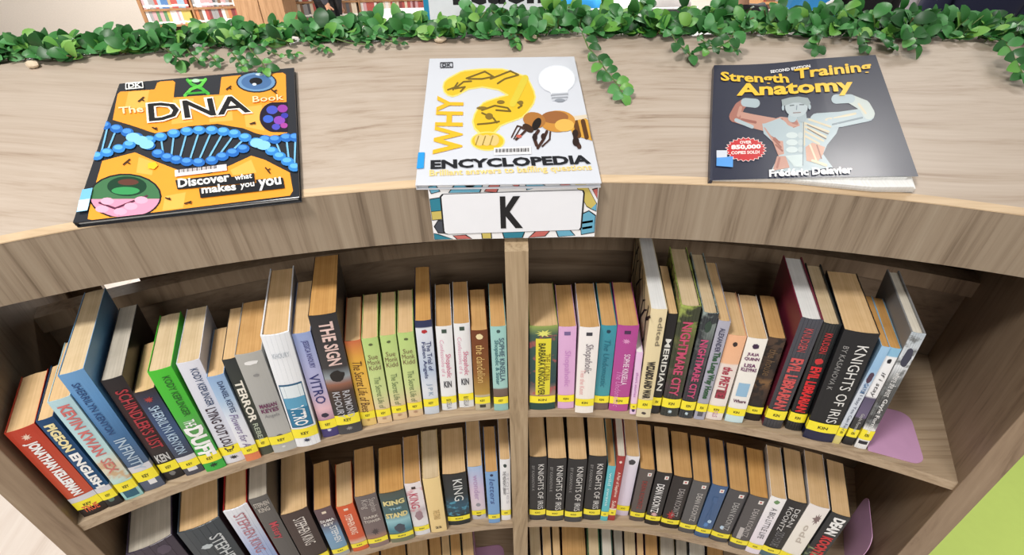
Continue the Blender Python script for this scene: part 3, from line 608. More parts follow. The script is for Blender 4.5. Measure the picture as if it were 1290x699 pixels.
BOOKS[UL] = [
 dict(q=((5,547),(44,533),(137,640),(107,650)), c=[(0,(40,30,28)),(.20,(40,30,28)),(.21,(200,84,56)),(1,(192,64,44))], t=[L('JONATHAN KELLERMAN', .13, .74, WH, .50, -.05, .05), H('TRUE',.88,.95,(220,96,60),.6), P('burst',.04,.12,(240,210,190),.35)], tape2=1, lab='red paperback with white capitals, leftmost on the upper left shelf'),
 dict(q=((46,533),(66,523),(156,630),(138,641)), c=[(0,(34,34,36)),(.2,(34,34,36)),(.21,(20,78,124)),(1,(24,70,116))], t=[L('PIGEON', .05, .33, (240,226,170), .6, 0, .05), L('ENGLISH', .36, .76, WH, .6, 0, .05), P('blob',.88,.95,(90,120,110),.5)], tape2=1, lab='dark blue paperback with cream capitals beside the leftmost red book'),
 dict(q=((62,509),(86,497),(182,622),(158,630)), c=[(0,(150,206,206)),(.2,(188,222,220)),(.35,(226,216,190)),(.5,(190,226,230)),(1,(184,218,228))], t=[L('KEVIN KWAN', .05, .52, (206,112,110), .55, 0, .03), L('SEX', .56, .70, (206,120,112), .5), P('grid',.88,.98,(40,96,120),.7)], art=((.2,.42),(206,176,140),60,.52), lab='pale aqua paperback with coral lettering, third from the left on upper left shelf'),
 dict(q=((73,474),(105,464),(209,607),(183,622)), c=[(0,(88,96,116)),(.22,(76,98,128)),(.5,(66,112,160)),(.8,(96,150,204)),(1,(110,160,208))], t=[L('SHERRILYN KENYON', .07, .47, (36,70,120), .32, -.1), L('INFINITY', .52, .80, (176,196,214), .5), P('rect',.88,.95,(230,230,234),.35,.1)], tape2=1, pg='cream', d=1.0, lab='tall blue paperback with faint title, protruding high at left of upper left shelf'),
 dict(q=((126,480),(157,473),(233,597),(213,606)), c=[(0,(34,34,36)),(.25,(44,40,42)),(.5,(54,26,30)),(1,(36,34,38))], t=[L("SCHINDLER'S LIST", .1, .66, (170,52,62), .62, .1, .02), H('KEN',.72,.80,(200,200,200),.7), P('blob',.91,.96,(120,120,120),.4)], pg='grey', d=1.0, lab='black paperback with dull red capitals beside the tall blue book'),
 dict(q=((167,496),(193,489),(258,592),(234,600)), c=[(0,(76,78,90)),(.22,(76,78,90)),(.24,(60,66,84)),(.55,(60,86,128)),(.75,(52,72,110)),(1,(50,44,52))], t=[L('SHERRILYN KENYON', .16, .72, (176,200,222), .5, 0, .01), P('burst',.05,.13,(170,60,60),.5), P('rect',.9,.95,(226,226,230),.5)], tape2=1, lab='slate blue paperback with pale script left of the bright green book'),
 dict(q=((187,468),(220,461),(287,584),(264,596)), c=[(0,(56,178,66)),(.2,(56,178,66)),(.45,(96,160,92)),(.6,(70,186,58)),(1,(74,196,52))], t=[L('KODY KEPLINGER', .06, .42, (40,96,40), .32, .1), L('THE', .46, .52, WH, .5), L('DUFF', .53, .84, WH, .85, 0, .05), P('burst',.91,.97,(20,60,28),.6)], pg='cream', lab='bright green paperback with big white title on upper left shelf'),
 dict(q=((221,459),(253,452),(309,577),(287,585)), c=[(0,(228,228,236)),(.5,(216,220,234)),(1,(226,228,240))], t=[L('KODY KEPLINGER', .06, .40, (54,74,110), .34, .1), L('LYING OUT LOUD', .42, .86, (56,40,54), .5, 0, .02), P('burst',.91,.97,(40,40,44),.6)], pg='cream', lab='white paperback with dark title, right of the bright green book'),
 dict(q=((262,476),(283,470),(331,575),(312,582)), c=[(0,(226,130,84)),(.12,(226,130,84)),(.13,(238,236,240)),(.5,(226,232,242)),(.75,(170,198,228)),(1,(146,178,218))], t=[L('DANIEL KEYES', .06, .40, (50,70,110), .32, .1), L('Flowers for Al', .42, .84, (120,104,150), .5, 0, .0, .3)], lab='low pale blue to white paperback with orange foot, upper left shelf'),
 dict(q=((279,455),(297,450),(344,569),(330,574)), c=[(0,(72,78,60)),(.3,(54,60,58)),(.55,(60,66,58)),(1,(46,52,54))], t=[L('TERROR', .2, .62, (236,232,220), .62, 0, .03), L('REBEL', .64, .84, (180,190,170), .4)], lab='narrow dark green-grey paperback with white lettering on upper left shelf'),
 dict(q=((298,449),(329,440),(376,563),(346,571)), c=[(0,(186,186,182)),(.5,(172,172,170)),(1,(178,178,174))], t=[H('MARIAN',.47,.51,(110,50,90),.7), H('KEYES',.52,.56,(110,50,90),.7), H('Angels',.58,.62,(130,130,134),.6,0,0), P('blob',.06,.10,(236,236,236),.6), P('blob',.18,.21,(140,140,140),.3), P('blob',.80,.83,(90,90,90),.3), P('burst',.92,.96,(220,220,220),.3)], pg='dark', lab='grey paperback with small purple lettering on upper left shelf'),
 dict(q=((326,424),(364,418),(403,556),(374,565)), c=[(0,(240,242,246)),(1,(236,240,246))], t=[P('rect',.40,.80,(26,90,128),.86), P('rect',.415,.52,(226,236,242),.80), P('rect',.52,.62,(90,160,196),.80), P('rect',.62,.79,(40,120,160),.80), H('KHOURY',.14,.18,(170,180,190),.6,0,0), L('VITRO', .60, .78, WH, .55, 0, .02), P('burst',.91,.96,(40,50,80),.4)], hard=1, pg='tan', d=.72, lab='white hardback with blue glass tube picture on upper left shelf'),
 dict(q=((367,422),(388,418),(427,546),(405,553)), c=[(0,(66,58,120)),(.12,(66,58,120)),(.13,(150,110,150)),(.3,(232,190,200)),(.5,(190,186,222)),(1,(150,168,214))], t=[L('JESSICA KHOURY', .06, .3, (70,70,130), .4, .05), L('VITRO', .36, .64, (44,48,110), .6, 0, .01), P('blob',.74,.79,(40,36,60),.5), P('burst',.9,.95,(220,220,240),.4)], pg='tan', lab='lilac paperback with dark blue title beside the white hardback'),
 dict(q=((387,399),(424,394),(456,541),(428,549)), c=[(0,(66,68,72)),(.2,(52,52,54)),(.40,(70,52,44)),(.46,(150,100,80)),(.52,(150,160,166)),(.6,(60,58,60)),(1,(44,44,48))], t=[L('THE SIGN', .05, .38, (226,196,190), .52, .05, .03), L('RAYMOND', .60, .84, (190,190,196), .3, .2), L('KHOURY', .60, .84, (190,190,196), .3, -.2), P('blob',.42,.52,(30,26,26),.7), P('burst',.92,.97,(140,140,140),.4)], pg='orange', d=.62, lab='tall thick dark grey paperback sticking up mid upper left shelf'),
 dict(q=((433,432),(454,427),(474,533),(457,538)), c=[(0,(238,206,130)),(.4,(240,194,88)),(.75,(238,186,70)),(1,(206,110,70))], t=[L('The Secret Life of Bees', .22, .82, (90,50,20), .6, 0, .0, .25), P('burst',.9,.95,(190,150,80),.3)], pg='tan', lab='yellow-orange paperback with brown script on upper left shelf'),
 dict(q=((455,428),(476,424),(494,530),(477,535)), kidd=1, lab='leftmost of three pale green paperbacks in a row on upper left shelf'),
 dict(q=((478,424),(499,421),(513,526),(496,530)), kidd=1, lab='middle one of three pale green paperbacks in a row on upper left shelf'),
 dict(q=((500,421),(521,417),(533,522),(516,526)), kidd=1, lab='rightmost of three pale green paperbacks in a row on upper left shelf'),
 dict(q=((523,406),(543,402),(554,519),(535,523)), c=[(0,(206,216,228)),(.3,(226,230,238)),(.5,(190,206,228)),(.93,(226,230,240)),(.94,(40,50,90)),(1,(40,50,90))], t=[L('The Trial of', .2, .5, (50,60,110), .3, .2), L('Fallen Angels', .2, .58, (50,60,110), .3, -.15), L('J P K', .64, .78, (150,170,190), .4), P('blob',.08,.12,(180,40,50),.4)], pg='orange', d=.7, lab='tall white and pale blue paperback right of the three pale green ones'),
 dict(q=((549,413),(569,409),(576,514),(557,518)), shop=1, lab='white paperback with pink script, left one of the two white twins'),
 dict(q=((571,408),(592,407),(597,511),(579,514)), shop=1, lab='white paperback with pink script, right one of the two white twins'),
 dict(q=((593,417),(614,415),(618,515),(599,517)), c=[(0,(196,186,160)),(.2,(196,186,160)),(.22,(186,150,70)),(.5,(140,90,40)),(.8,(120,66,30)),(1,(110,56,30))], t=[L('the dandelion', .16, .62, (226,190,120), .5, 0, .0, .1), P('blob',.03,.10,(240,220,170),.5), P('rect',.92,.96,(60,60,50),.4)], pg='dark', lab='brown and gold paperback second from the wooden divider on upper left shelf'),
 dict(q=((617,412),(638,410),(640,516),(623,517)), c=[(0,(150,196,190)),(.14,(150,196,190)),(.16,(110,90,80)),(.28,(120,100,90)),(.3,(166,210,204)),(1,(160,208,202))], t=[L('SOPHIE KINSELLA', .12, .62, (70,90,110), .34, .18), L('Shopaholic & Sister', .14, .66, (60,110,120), .34, -.18), P('blob',.03,.07,(60,90,90),.3)], pg='dark', lab='mint green paperback touching the wooden divider on upper left shelf'),
]
BOOKS[UR] = [
 dict(q=((667,410),(703,410),(699,515),(667,515)), c=[(0,(26,70,66)),(.14,(26,70,66)),(.16,(190,150,130)),(.35,(40,70,76)),(.9,(60,90,80)),(1,(150,170,90))], t=[P('rect',.13,.80,(232,220,60),.55,.0), L('THE LACUNA', .3, .62, (150,130,30), .22, .15), L('BARBARA KINGSOLVER', .18, .80, (60,60,20), .26, -.05), P('burst',.03,.12,(230,230,120),.7), P('blob',.82,.9,(240,220,80),.5)], art=((.2,.9),(180,90,90),50,.6), lab='thick dark green and yellow paperback touching the wooden divider, upper right shelf'),
 dict(q=((704,412),(726,411),(723,514),(702,514)), c=[(0,(226,180,220)),(1,(224,178,220))], t=[L('Shopaholic', .26, .7, (206,146,206), .45, 0, .0, .1), P('rect',.05,.09,(120,100,150),.35)], pg='dark', lab='pale pink paperback second from the wooden divider on upper right shelf'),
 dict(q=((729,413),(757,411),(746,519),(725,520)), c=[(0,(246,240,232)),(1,(244,240,240))], t=[L('Shopaholic', .17, .5, (120,110,120), .5, .0, .0, .2), P('rect',.05,.085,(60,60,70),.3), L('Ties the Knot', .46, .76, (236,190,190), .25, -.2)], pg='dark', lab='plain white paperback with grey script, third from divider on upper right shelf'),
 dict(q=((758,410),(778,410),(766,516),(748,515)), c=[(0,(120,96,90)),(.12,(120,96,90)),(.14,(70,160,170)),(.6,(62,140,160)),(1,(58,150,168))], t=[L('The Undomestic', .15, .7, (34,110,130), .4, 0, .0, .2), P('blob',.04,.08,(20,60,80),.3)], pg='dark', lab='teal paperback between white and magenta ones on upper right shelf'),
 dict(q=((779,410),(806,410),(791,518),(767,516)), c=[(0,(186,80,150)),(1,(178,72,150))], t=[L('SOPHIE KINSELLA', .3, .66, (244,220,240), .30, .12), L('The Undomestic', .5, .94, (226,150,210), .3, -.15, 0, .2), P('rect',.05,.085,(70,40,80),.3), P('burst',.12,.2,(220,150,200),.5)], pg='dark', lab='magenta paperback with white name on upper right shelf'),
 dict(q=((801,444),(809,444),(800,522),(792,521)), c=[(0,(236,206,236)),(1,(232,198,234))], t=[L('short stories', .3, .7, (190,130,190), .4), P('blob',.9,.96,(60,40,90),.6)], pg='plain', d=.75, lab='slim low pink booklet left of the tall white book on upper right shelf'),
 dict(q=((817,388),(843,391),(816,526),(803,524)), c=[(0,(226,214,180)),(.1,(226,214,180)),(.3,(230,214,170)),(1,(232,216,176))], t=[L('WIZARDS AND WAR', .44, .80, (50,44,40), .55, 0, .05), L('edited', .06, .3, (130,120,100), .3, .2), P('blob',.94,.97,(70,60,60),.4)], pg='plain', d=1.06, tree=1, lab='tall white book with black branch pattern on its side, upper right shelf'),
 dict(q=((842,397),(855,394),(830,521),(819,520)), c=[(0,(30,30,32)),(1,(26,26,30))], t=[L('MERIDIAN', .22, .74, (226,226,220), .6, 0, .02)], pg='tan', lab='narrow black paperback with white capitals right of the tall white book'),
 dict(q=((857,386),(884,385),(853,524),(831,523)), c=[(0,(50,54,50)),(.15,(50,54,50)),(.3,(74,60,66)),(.75,(96,100,60)),(1,(160,176,90))], t=[L('NIGHTMARE CITY', .12, .78, (196,76,110), .5, 0, .03), P('burst',.92,.97,(200,220,230),.35)], art=((.25,1.0),(60,66,48),40,.5), hard=1, pg='cream', d=.68, lab='green-tinted dark hardback with pink title, left one of the pair on upper right shelf'),
 dict(q=((886,394),(906,395),(872,528),(854,524)), c=[(0,(50,56,60)),(.15,(50,56,60)),(.3,(70,56,70)),(.75,(90,96,96)),(1,(150,164,160))], t=[L('NIGHTMARE CITY', .22, .78, (196,76,120), .5, 0, .03), P('burst',.92,.97,(200,220,230),.35), P('blob',.05,.16,(50,70,60),.5)], art=((.25,1.0),(54,60,64),40,.5), hard=1, pg='cream', d=.72, lab='grey-tinted dark hardback with pink title, right one of the pair on upper right shelf'),
 dict(q=((906,403),(920,406),(887,529),(873,527)), c=[(0,(170,170,186)),(1,(176,176,192))], t=[L('ALEXANDER', .06, .28, (60,60,90), .45), L('The Long Way Home', .28, .76, (46,90,60), .75, 0, .05), P('rect',.9,.96,(90,90,100),.5)], pg='tan', d=.72, lab='lavender grey paperback with green title on upper right shelf'),
 dict(q=((917,422),(941,423),(909,530),(888,526)), c=[(0,(240,228,220)),(.3,(240,232,226)),(.68,(236,222,214)),(.7,(240,188,150)),(1,(240,184,144))], t=[L('the PRETTIES', .34, .72, (170,60,80), .55, 0, .03, .1), P('blob',.06,.12,(50,40,40),.3), P('rect',.62,.72,(110,60,60),.6), L('KLS', .88, .96, (200,150,170), .3)], pg='tan', lab='peach and white paperback on upper right shelf left of the white one'),
 dict(q=((942,426),(967,427),(935,533),(912,530)), c=[(0,(206,232,236)),(.14,(206,232,236)),(.16,(240,238,234)),(1,(244,240,232))], t=[H('JULIA',.15,.19,(110,50,100),.6), H('QUINN',.20,.24,(110,50,100),.75), H('LISA',.27,.31,(110,50,100),.6), H('KLEYPAS',.32,.36,(110,50,100),.8), P('rect',.5,.66,(150,190,220),.6), H('Where',.70,.74,(100,50,80),.7), P('blob',.05,.11,(60,40,70),.4)], pg='tan', lab='cream-white paperback with purple names on upper right shelf'),
 dict(q=((968,426),(991,426),(956,530),(937,528)), c=[(0,(40,36,36)),(.2,(40,36,36)),(.4,(70,50,40)),(.5,(130,96,60)),(.55,(60,46,40)),(1,(80,62,50))], t=[L('the house', .12, .42, (110,86,60), .5, 0, 0, .2)], art=((.2,1.0),(36,30,30),70,.52), pg='dark', lab='dark brown paperback left of the tall grey hardback on upper right shelf'),
 dict(q=((1010,401),(1037,403),(984,539),(959,537)), c=[(0,(64,64,70)),(.2,(60,60,66)),(1,(74,76,86))], t=[L('EVIL LIBRARIAN', .32, .80, (206,84,84), .6, 0, .04), L('KNUDSEN', .07, .26, (176,76,80), .4)], hard=1, board=(120,40,60), pg='plain', d=.72, lab='tall grey hardback with red lettering and white page edges, upper right shelf'),
 dict(q=((1037,407),(1060,410),(1009,543),(988,540)), c=[(0,(44,46,46)),(.2,(36,36,38)),(1,(44,48,50))], t=[L('EVIL LIBRARIAN', .36, .80, (216,40,46), .6, 0, .04), L('KNUDSEN', .07, .24, (186,50,54), .4), P('blob',.28,.34,(200,50,54),.5)], hard=1, pg='cream', d=.7, lab='black hardback with bright red lettering right of the tall grey hardback'),
 dict(q=((1063,416),(1110,422),(1047,557),(1012,552)), koi=1, foot=(30,34,66), d=.66, lab='thick large black paperback with wide white title on upper right shelf'),
 dict(q=((1111,436),(1121,438),(1057,559),(1047,558)), c=[(0,(220,206,130)),(.14,(220,206,130)),(.15,(206,214,226)),(.55,(214,222,234)),(.8,(150,190,226)),(1,(160,200,232))], t=[L('If I Stay You Can Find', .42, .84, (90,100,120), .5, 0, 0), P('blob',.22,.34,(80,60,80),.7), L('GAYLE', .34, .44, (60,110,160), .5)], pg='orange', lab='narrow pale blue and white paperback right of the thick black one'),
 dict(q=((1122,438),(1135,440),(1074,561),(1060,559)), c=[(0,(40,40,42)),(.3,(60,60,62)),(.32,(110,100,130)),(.52,(90,84,110)),(.54,(240,240,242)),(.92,(240,242,244)),(.93,(140,190,220)),(1,(140,190,220))], t=[L('if i stay', .22, .46, (60,60,64), .5, 0, 0, .2), L('Gayle Forman', .64, .84, (190,190,190), .4), P('blob',.09,.14,(30,30,40),.4)], pg='orange', lab='white and black paperback second from the bookend on upper right shelf'),
 dict(q=((1147,422),(1166,418),(1091,566),(1073,563)), c=[(0,(240,240,240)),(.2,(236,236,236)),(.25,(70,72,74)),(.6,(90,92,92)),(.75,(226,230,234)),(1,(180,190,198))], t=[P('blob',.1,.26,(60,62,80),.7), L('where she went', .3, .5, (226,226,226), .5, 0, 0, .2), L('Gayle Forman', .52, .84, (236,236,236), .4), P('rect',.92,.95,(40,40,50),.7)], art=((.2,.98),(120,124,126),60,.55), hard=1, pg='white', d=.66, board=(140,140,140), lab='black, grey and white hardback leaning by the pink bookend, upper right shelf'),
]
def dk(q, lab, name, ncol, col, w=.4, off=.12, foot=None, extra=(), pg='dark'):
    return dict(q=q, c=[(0, col), (1, col)], t=[L(name, .2, .74, ncol, w, off, .01), P('rect', .05, .11, (236,232,228), .26, .2), P('blob', .065, .095, (190,60,50), .14, .2)]+list(extra), pg=pg, lab=lab)
BOOKS[LL] = [
 dict(q=((156,698),(219,675)), c=[(0,(52,46,58)),(1,(62,54,70))], t=[P('blob',.03,.14,(84,74,92),.3,.2)], hard=1, pg='grey', d=.72, lab='large dark purple-grey hardback leftmost on the second left shelf'),
 dict(q=((222,673),(277,651)), c=[(0,(46,54,62)),(1,(58,68,76))], t=[L('STEPHEN KING', .14, .8, (200,206,210), .3, .2), P('blob',.2,.26,(190,200,206),.3,-.1)], hard=1, pg='tan', d=.72, lab='large slate hardback second from the left on second left shelf'),
 dict(q=((281,646),(311,632)), c=[(0,(110,150,206)),(.5,(170,186,226)),(.9,(226,230,240)),(1,(232,234,242))], t=[L('STEPHEN KING', .06, .55, (176,110,120), .45, 0, .0)], hard=1, board=(150,34,34), pg='tan', d=.66, lab='pale blue hardback with red boards on second left shelf'),
 dict(q=((313,631),(336,621)), c=[(0,(86,84,84)),(1,(96,94,92))], t=[H('STEPHEN',.05,.1,(190,184,176),.8), H('KING',.11,.16,(190,184,176),.6), L('Misery', .30, .5, (196,70,84), .6)], pg='grey', d=.66, lab='grey paperback with red title on second left shelf'),
 dict(q=((352,649),(388,639)), c=[(0,(56,44,42)),(1,(66,50,48))], t=[L('STEPHEN KING', .1, .58, (226,220,214), .42, .05, .0)], pg='tan', d=.72, lab='thick dark brown paperback with white name on second left shelf'),
 dict(q=((395,644),(417,636)), c=[(0,(190,180,160)),(.15,(120,160,190)),(.5,(120,160,196)),(.75,(90,70,76)),(1,(100,78,84))], t=[H('DUMA',.2,.25,(236,236,236),.8), H('KEY',.27,.32,(236,236,236),.6), L('STEPHEN', .35, .68, (230,236,240), .4, .15), P('rect',.05,.09,(236,220,200),.25)], pg='dark', lab='blue and mauve paperback left of the orange one on second left shelf'),
 dict(q=((423,640),(445,633)), c=[(0,(220,100,50)),(.15,(220,100,50)),(.2,(216,190,170)),(.3,(214,90,50)),(1,(216,90,44))], t=[L('STEPHEN KING', .17, .6, (250,220,200), .42), P('rect',.05,.09,(236,220,200),.25)], pg='tan', lab='bright orange paperback with white lettering on second left shelf'),
 dict(q=((447,627),(473,620),(491,682),(466,692)), c=[(0,(130,110,110)),(.2,(170,130,110)),(.3,(120,104,104)),(1,(106,98,98))], t=[L('Stephen', .06, .3, (190,182,178), .4, .2, 0), L('King', .06, .22, (190,182,178), .4, -.15, 0), H('DARK',.36,.41,(206,198,190),.7), H('TOWER',.44,.49,(206,198,190),.8), P('burst',.6,.76,(70,60,62),.5)], pg='dark', lab='grey-brown paperback with tower picture on second left shelf'),
 dict(q=((478,623),(508,615),(523,676),(493,685)), c=[(0,(110,116,90)),(.12,(110,116,90)),(.25,(60,130,150)),(.45,(150,200,210)),(.6,(70,110,116)),(1,(70,80,74))], t=[H('KING',.14,.23,(226,214,150),.85,0,.05), H('THE',.28,.32,(150,200,220),.5), H('STAND',.38,.48,(230,216,150),.9,0,.05), P('blob',.6,.8,(60,70,86),.5)], pg='orange', lab='teal and green paperback with gold block lettering on second left shelf'),
 dict(q=((509,611),(530,605),(542,669),(524,676)), c=[(0,(226,228,232)),(.3,(236,234,236)),(.5,(200,190,196)),(.6,(238,232,236)),(1,(240,232,236))], t=[L('KING', .18, .45, (196,90,110), .55, -.1), P('blob',.5,.7,(160,130,140),.6), P('rect',.06,.1,(60,40,40),.25)], art=((.45,.9),(210,140,150),50,.58), pg='dark', lab='white paperback with pink artwork left of the plain cream book'),
 dict(q=((532,604),(554,600),(563,667),(544,671)), c=[(0,(240,212,150)),(1,(242,214,152))], t=[L('THE STAND', .56, .74, (180,150,90), .4, 0, 0), H('22',.88,.92,(70,60,40),.4)], pg='cream', notape=1, lab='bare cream paper-backed book without cover lettering on second left shelf'),
 dict(q=((558,601),(586,591),(593,655),(565,664)), c=[(0,(24,40,46)),(.2,(24,44,52)),(.4,(26,80,106)),(.6,(22,40,48)),(1,(26,30,34))], t=[L('KING', .1, .5, (226,230,230), .4, .1, .0)], art=((.2,.5),(70,150,180),90,.58), pg='tan', lab='black and deep blue paperback with white vertical name on second left shelf'),
 dict(q=((588,588),(608,587),(612,652),(596,654)), c=[(0,(206,206,214)),(.3,(226,210,220)),(.6,(220,200,222)),(1,(170,196,230))], t=[L('wonder', .14, .6, (190,160,200), .4, 0, 0), P('blob',.66,.74,(150,150,160),.4), P('blob',.9,.94,(90,80,80),.4)], pg='tan', lab='pale pink and blue paperback left of the sky blue one on second left shelf'),
 dict(q=((611,595),(627,593),(630,657),(616,659)), c=[(0,(120,166,216)),(1,(128,172,220))], t=[L('letters', .12, .6, (60,90,150), .45, 0, 0, .2), P('blob',.03,.08,(30,40,80),.3)], pg='dark', lab='low sky blue paperback second from divider on second left shelf'),
 dict(q=((630,579),(643,578),(644,653),(632,656)), c=[(0,(244,244,244)),(1,(240,242,246))], t=[L('THE MIDNIGHT LIBRARY', .17, .55, (60,60,70), .3, -.1, 0), L('stories', .2, .7, (206,206,214), .35, .25, 0), P('blob',.06,.12,(40,60,60),.4)], pg='tan', lab='narrow white paperback touching the divider on second left shelf'),
]
BOOKS[LR] = [
 dict(q=((667,575),(689,575),(687,654),(667,654)), koi=1, lab='black paperback with white title, first of the four identical ones, touching divider'),
 dict(q=((690,577),(714,577),(709,655),(688,655)), koi=1, lab='black paperback with white title, second of the four identical ones on second right shelf'),
 dict(q=((716,578),(740,578),(732,657),(711,656)), koi=1, lab='black paperback with white title, third of the four identical ones on second right shelf'),
 dict(q=((742,574),(765,574),(755,655),(734,653)), koi=1, lab='black paperback with white title, fourth of the identical ones, beside the turquoise book'),
 dict(q=((766,587),(776,587),(765,656),(756,655)), c=[(0,(90,190,200)),(.2,(90,190,200)),(1,(96,190,204))], t=[L('wild swans', .1, .7, (200,236,240), .4)], pg='dark', lab='narrow turquoise paperback on second right shelf'),
 dict(q=((778,575),(788,574),(774,655),(765,655)), c=[(0,(170,60,56)),(.1,(170,60,56)),(.12,(240,236,220)),(.2,(240,236,220)),(.21,(176,56,52)),(1,(160,50,50))], t=[L('A Pair of Sapphires', .22, .6, (250,220,210), .5), L('Sula', .66, .78, (250,220,210), .5), P('blob',.06,.1,(240,220,210),.4)], pg='white', d=.72, lab='narrow dark red hardback on second right shelf'),
 dict(q=((789,575),(806,574),(791,649),(775,648)), c=[(0,(226,214,236)),(.8,(232,226,242)),(1,(240,240,246))], t=[P('blob',.04,.13,(60,60,66),.6)], pg='tan', lab='plain white-lilac paperback right of the dark red one on second right shelf'),
 dk(((807,590),(825,592),(810,656),(792,655)), 'dark brown paperback with faint red name, first of the dark row after the lilac one', 'DEAN KOONTZ', (150,60,56), (90,82,80), .35, .0),
 dk(((827,594),(848,596),(829,661),(812,659)), 'black paperback with large white name, second of the dark row on second right shelf', 'DEAN KOONTZ', (240,240,240), (32,32,36), .5, -.05, extra=[P('burst',.72,.84,(220,180,180),.7)], pg='tan'),
 dk(((849,599),(873,602),(853,666),(831,662)), 'black paperback with red artwork under grey name, third of the dark row', 'DEAN KOONTZ', (160,156,156), (38,34,36), .34, .12, extra=[P('burst',.6,.85,(170,40,44),.6,-.05)]),
 dk(((873,605),(895,608),(873,672),(854,668)), 'charcoal grey paperback with pale name, left of the blue one on second right shelf', 'DEAN KOONTZ', (190,188,186), (88,88,90), .34, .12),
 dk(((897,610),(918,613),(892,677),(874,674)), 'dark blue paperback with glowing light spot on second right shelf', 'K', (66,100,146), (64,96,140), .3, .0, extra=[P('blob',.62,.70,(190,220,246),.3,.15), P('burst',.66,.8,(90,140,200),.5)]),
 dk(((919,616),(945,620),(915,683),(894,679)), 'charcoal paperback with small blue flame mark, right of the dark blue one', 'DEAN KOONTZ', (176,176,176), (76,76,80), .32, .12, extra=[P('blob',.66,.75,(190,214,236),.25,-.1)]),
 dk(((945,622),(968,629),(938,692),(917,687)), 'dark grey paperback, last of the dark row before the slim white one', 'DEAN KOONTZ', (176,172,172), (84,82,84), .32, .14, extra=[P('rect',.58,.80,(190,186,186),.25,-.15)], pg='orange'),
 dict(q=((971,627),(992,627),(956,697),(938,695)), c=[(0,(236,226,240)),(.6,(240,236,244)),(1,(246,246,246))], t=[L('A BIG LITTLE LIFE', .16, .7, (110,110,116), .4, .05, 0), P('blob',.03,.1,(110,150,100),.4)], pg='tan', lab='slim white paperback with green dot after the dark row, second right shelf'),
 dict(q=((993,629),(1017,634),(978,704),(955,697)), c=[(0,(80,110,120)),(.1,(80,110,120)),(.12,(30,30,34)),(1,(34,34,38))], t=[L('DEAN', .1, .4, (220,220,220), .26, .2, .0), L('KOONTZ', .1, .5, (220,220,220), .26, -.15, .0), L('ODD HOURS', .5, .78, (120,120,124), .45, 0, .0)], pg='tan', lab='black paperback with white two-line name between two white books, second right shelf'),
 dict(q=((1018,635),(1046,640)), c=[(0,(240,236,226)),(.6,(244,240,232)),(1,(240,234,232))], t=[P('burst',.06,.3,(130,110,110),.5,.2), L('odd', .3, .6, (200,190,180), .3)], pg='tan', lab='cream white paperback with brown sketch, second from the right end of second right shelf'),
 dict(q=((1047,645),(1073,652)), c=[(0,(60,130,70)),(.25,(50,70,60)),(.4,(40,40,44)),(1,(40,44,48))], t=[L('DEAN', .05, .32, (240,240,240), .6, .05, .05), L('KOONTZ', .36, .75, (200,50,54), .6, .05, .05)], art=((.0,.4),(150,160,120),60,.55), pg='tan', lab='black and green paperback with white and red name, rightmost on second right shelf'),
]
GEN3 = {BL3: [(455,478),(478,512),(512,540),(540,556),(556,567),(567,581),(582,597)], BR3: [(667,682),(683,695),(696,706),(707,739),(740,756),(757,772),(773,785),(786,801),(802,811),(812,829),(831,850),(851,866),(868,888),(890,912)]}
PG3 = {BL3: ['dark','dark','tan','dark','tan','dark','tan'], BR3: ['cream','tan','tan','dark','cream','white','grey','cream','tan','dark','grey','grey','white','dark']}
C3 = [(90,60,50),(60,70,90),(150,120,70),(80,40,40),(120,110,90),(60,90,80),(150,130,120),(70,70,76),(110,60,60),(60,60,90),(160,140,90),(90,90,80),(230,230,236),(80,70,60)]
ordn = ['first','second','third','fourth','fifth','sixth','seventh','eighth','ninth','tenth','eleventh','twelfth','thirteenth','fourteenth']
for key in (BL3, BR3):
    BOOKS[key] = []
    for i, (a, b) in enumerate(GEN3[key]):
        hc = key is BR3 and i in (4, 5)
        side_ = 'on the bottom left shelf, counted from the left' if key is BL3 else 'from the divider on the bottom right shelf'
        BOOKS[key].append(dict(span=(a, b), h=(.185 if not hc else .205)+.012*((i*7) % 3-1)*.5, c=[(0, C3[i]), (1, C3[i])], t=[L('A NOVEL', .15, .6, (230,226,220), .4)], hard=hc, pg=PG3[key][i], board=(60,110,80) if hc and i == 4 else None,
            lab='%s paper-topped book %s' % (ordn[i], side_) if not hc else '%s book from the divider on the bottom right shelf, a hardback' % ordn[i]))
KIDD = dict(c=[(0,(230,200,160)),(.18,(230,206,166)),(.4,(206,220,150)),(1,(186,214,130))], t=[H('Sue',.17,.22,(120,90,70),.6,0,0), H('Monk',.23,.28,(120,90,70),.8,0,0), H('Kidd',.29,.34,(120,90,70),.75,0,0), L('The Secret Life of', .42, .80, (100,120,80), .42, 0, .0), P('blob',.05,.08,(90,100,60),.3), P('burst',.91,.96,(190,150,120),.5)], pg='tan')
SHOP = dict(c=[(0,(240,242,244)),(1,(236,238,240))], t=[L('Shopaholic', .3, .58, (206,90,130), .42, .1, 0, .1), L('Confessions of a', .14, .56, (226,170,190), .25, -.2, 0), H('KIN',.62,.70,(60,60,70),.5), P('rect',.03,.07,(60,80,70),.3), L('SELLA', .88, .98, (150,150,156), .35)], pg='dark')
def koi(foot): return dict(c=[(0,foot),(.14,foot),(.15,(28,30,34)),(1,(32,34,38))], t=[L('KNIGHTS OF IRIS', .1, .8, (224,224,222), .34, .17, .0), L('BY KASANOVA K', .12, .5, (150,150,150), .16, -.28, .0)], pg='tan')
def spine_point(x, y, z):            # a point of the spine row: on the vertical shelf-front arc
    d = ray(x, y); c = Vector((SC[0], SC[1])); r = SR+.004
    a = d.x*d.x+d.y*d.y; b = -2*(d.x*c.x+d.y*c.y); cc = c.length_squared-r*r
    t = (-b+math.sqrt(b*b-4*a*cc))/2/a; return O+d*t
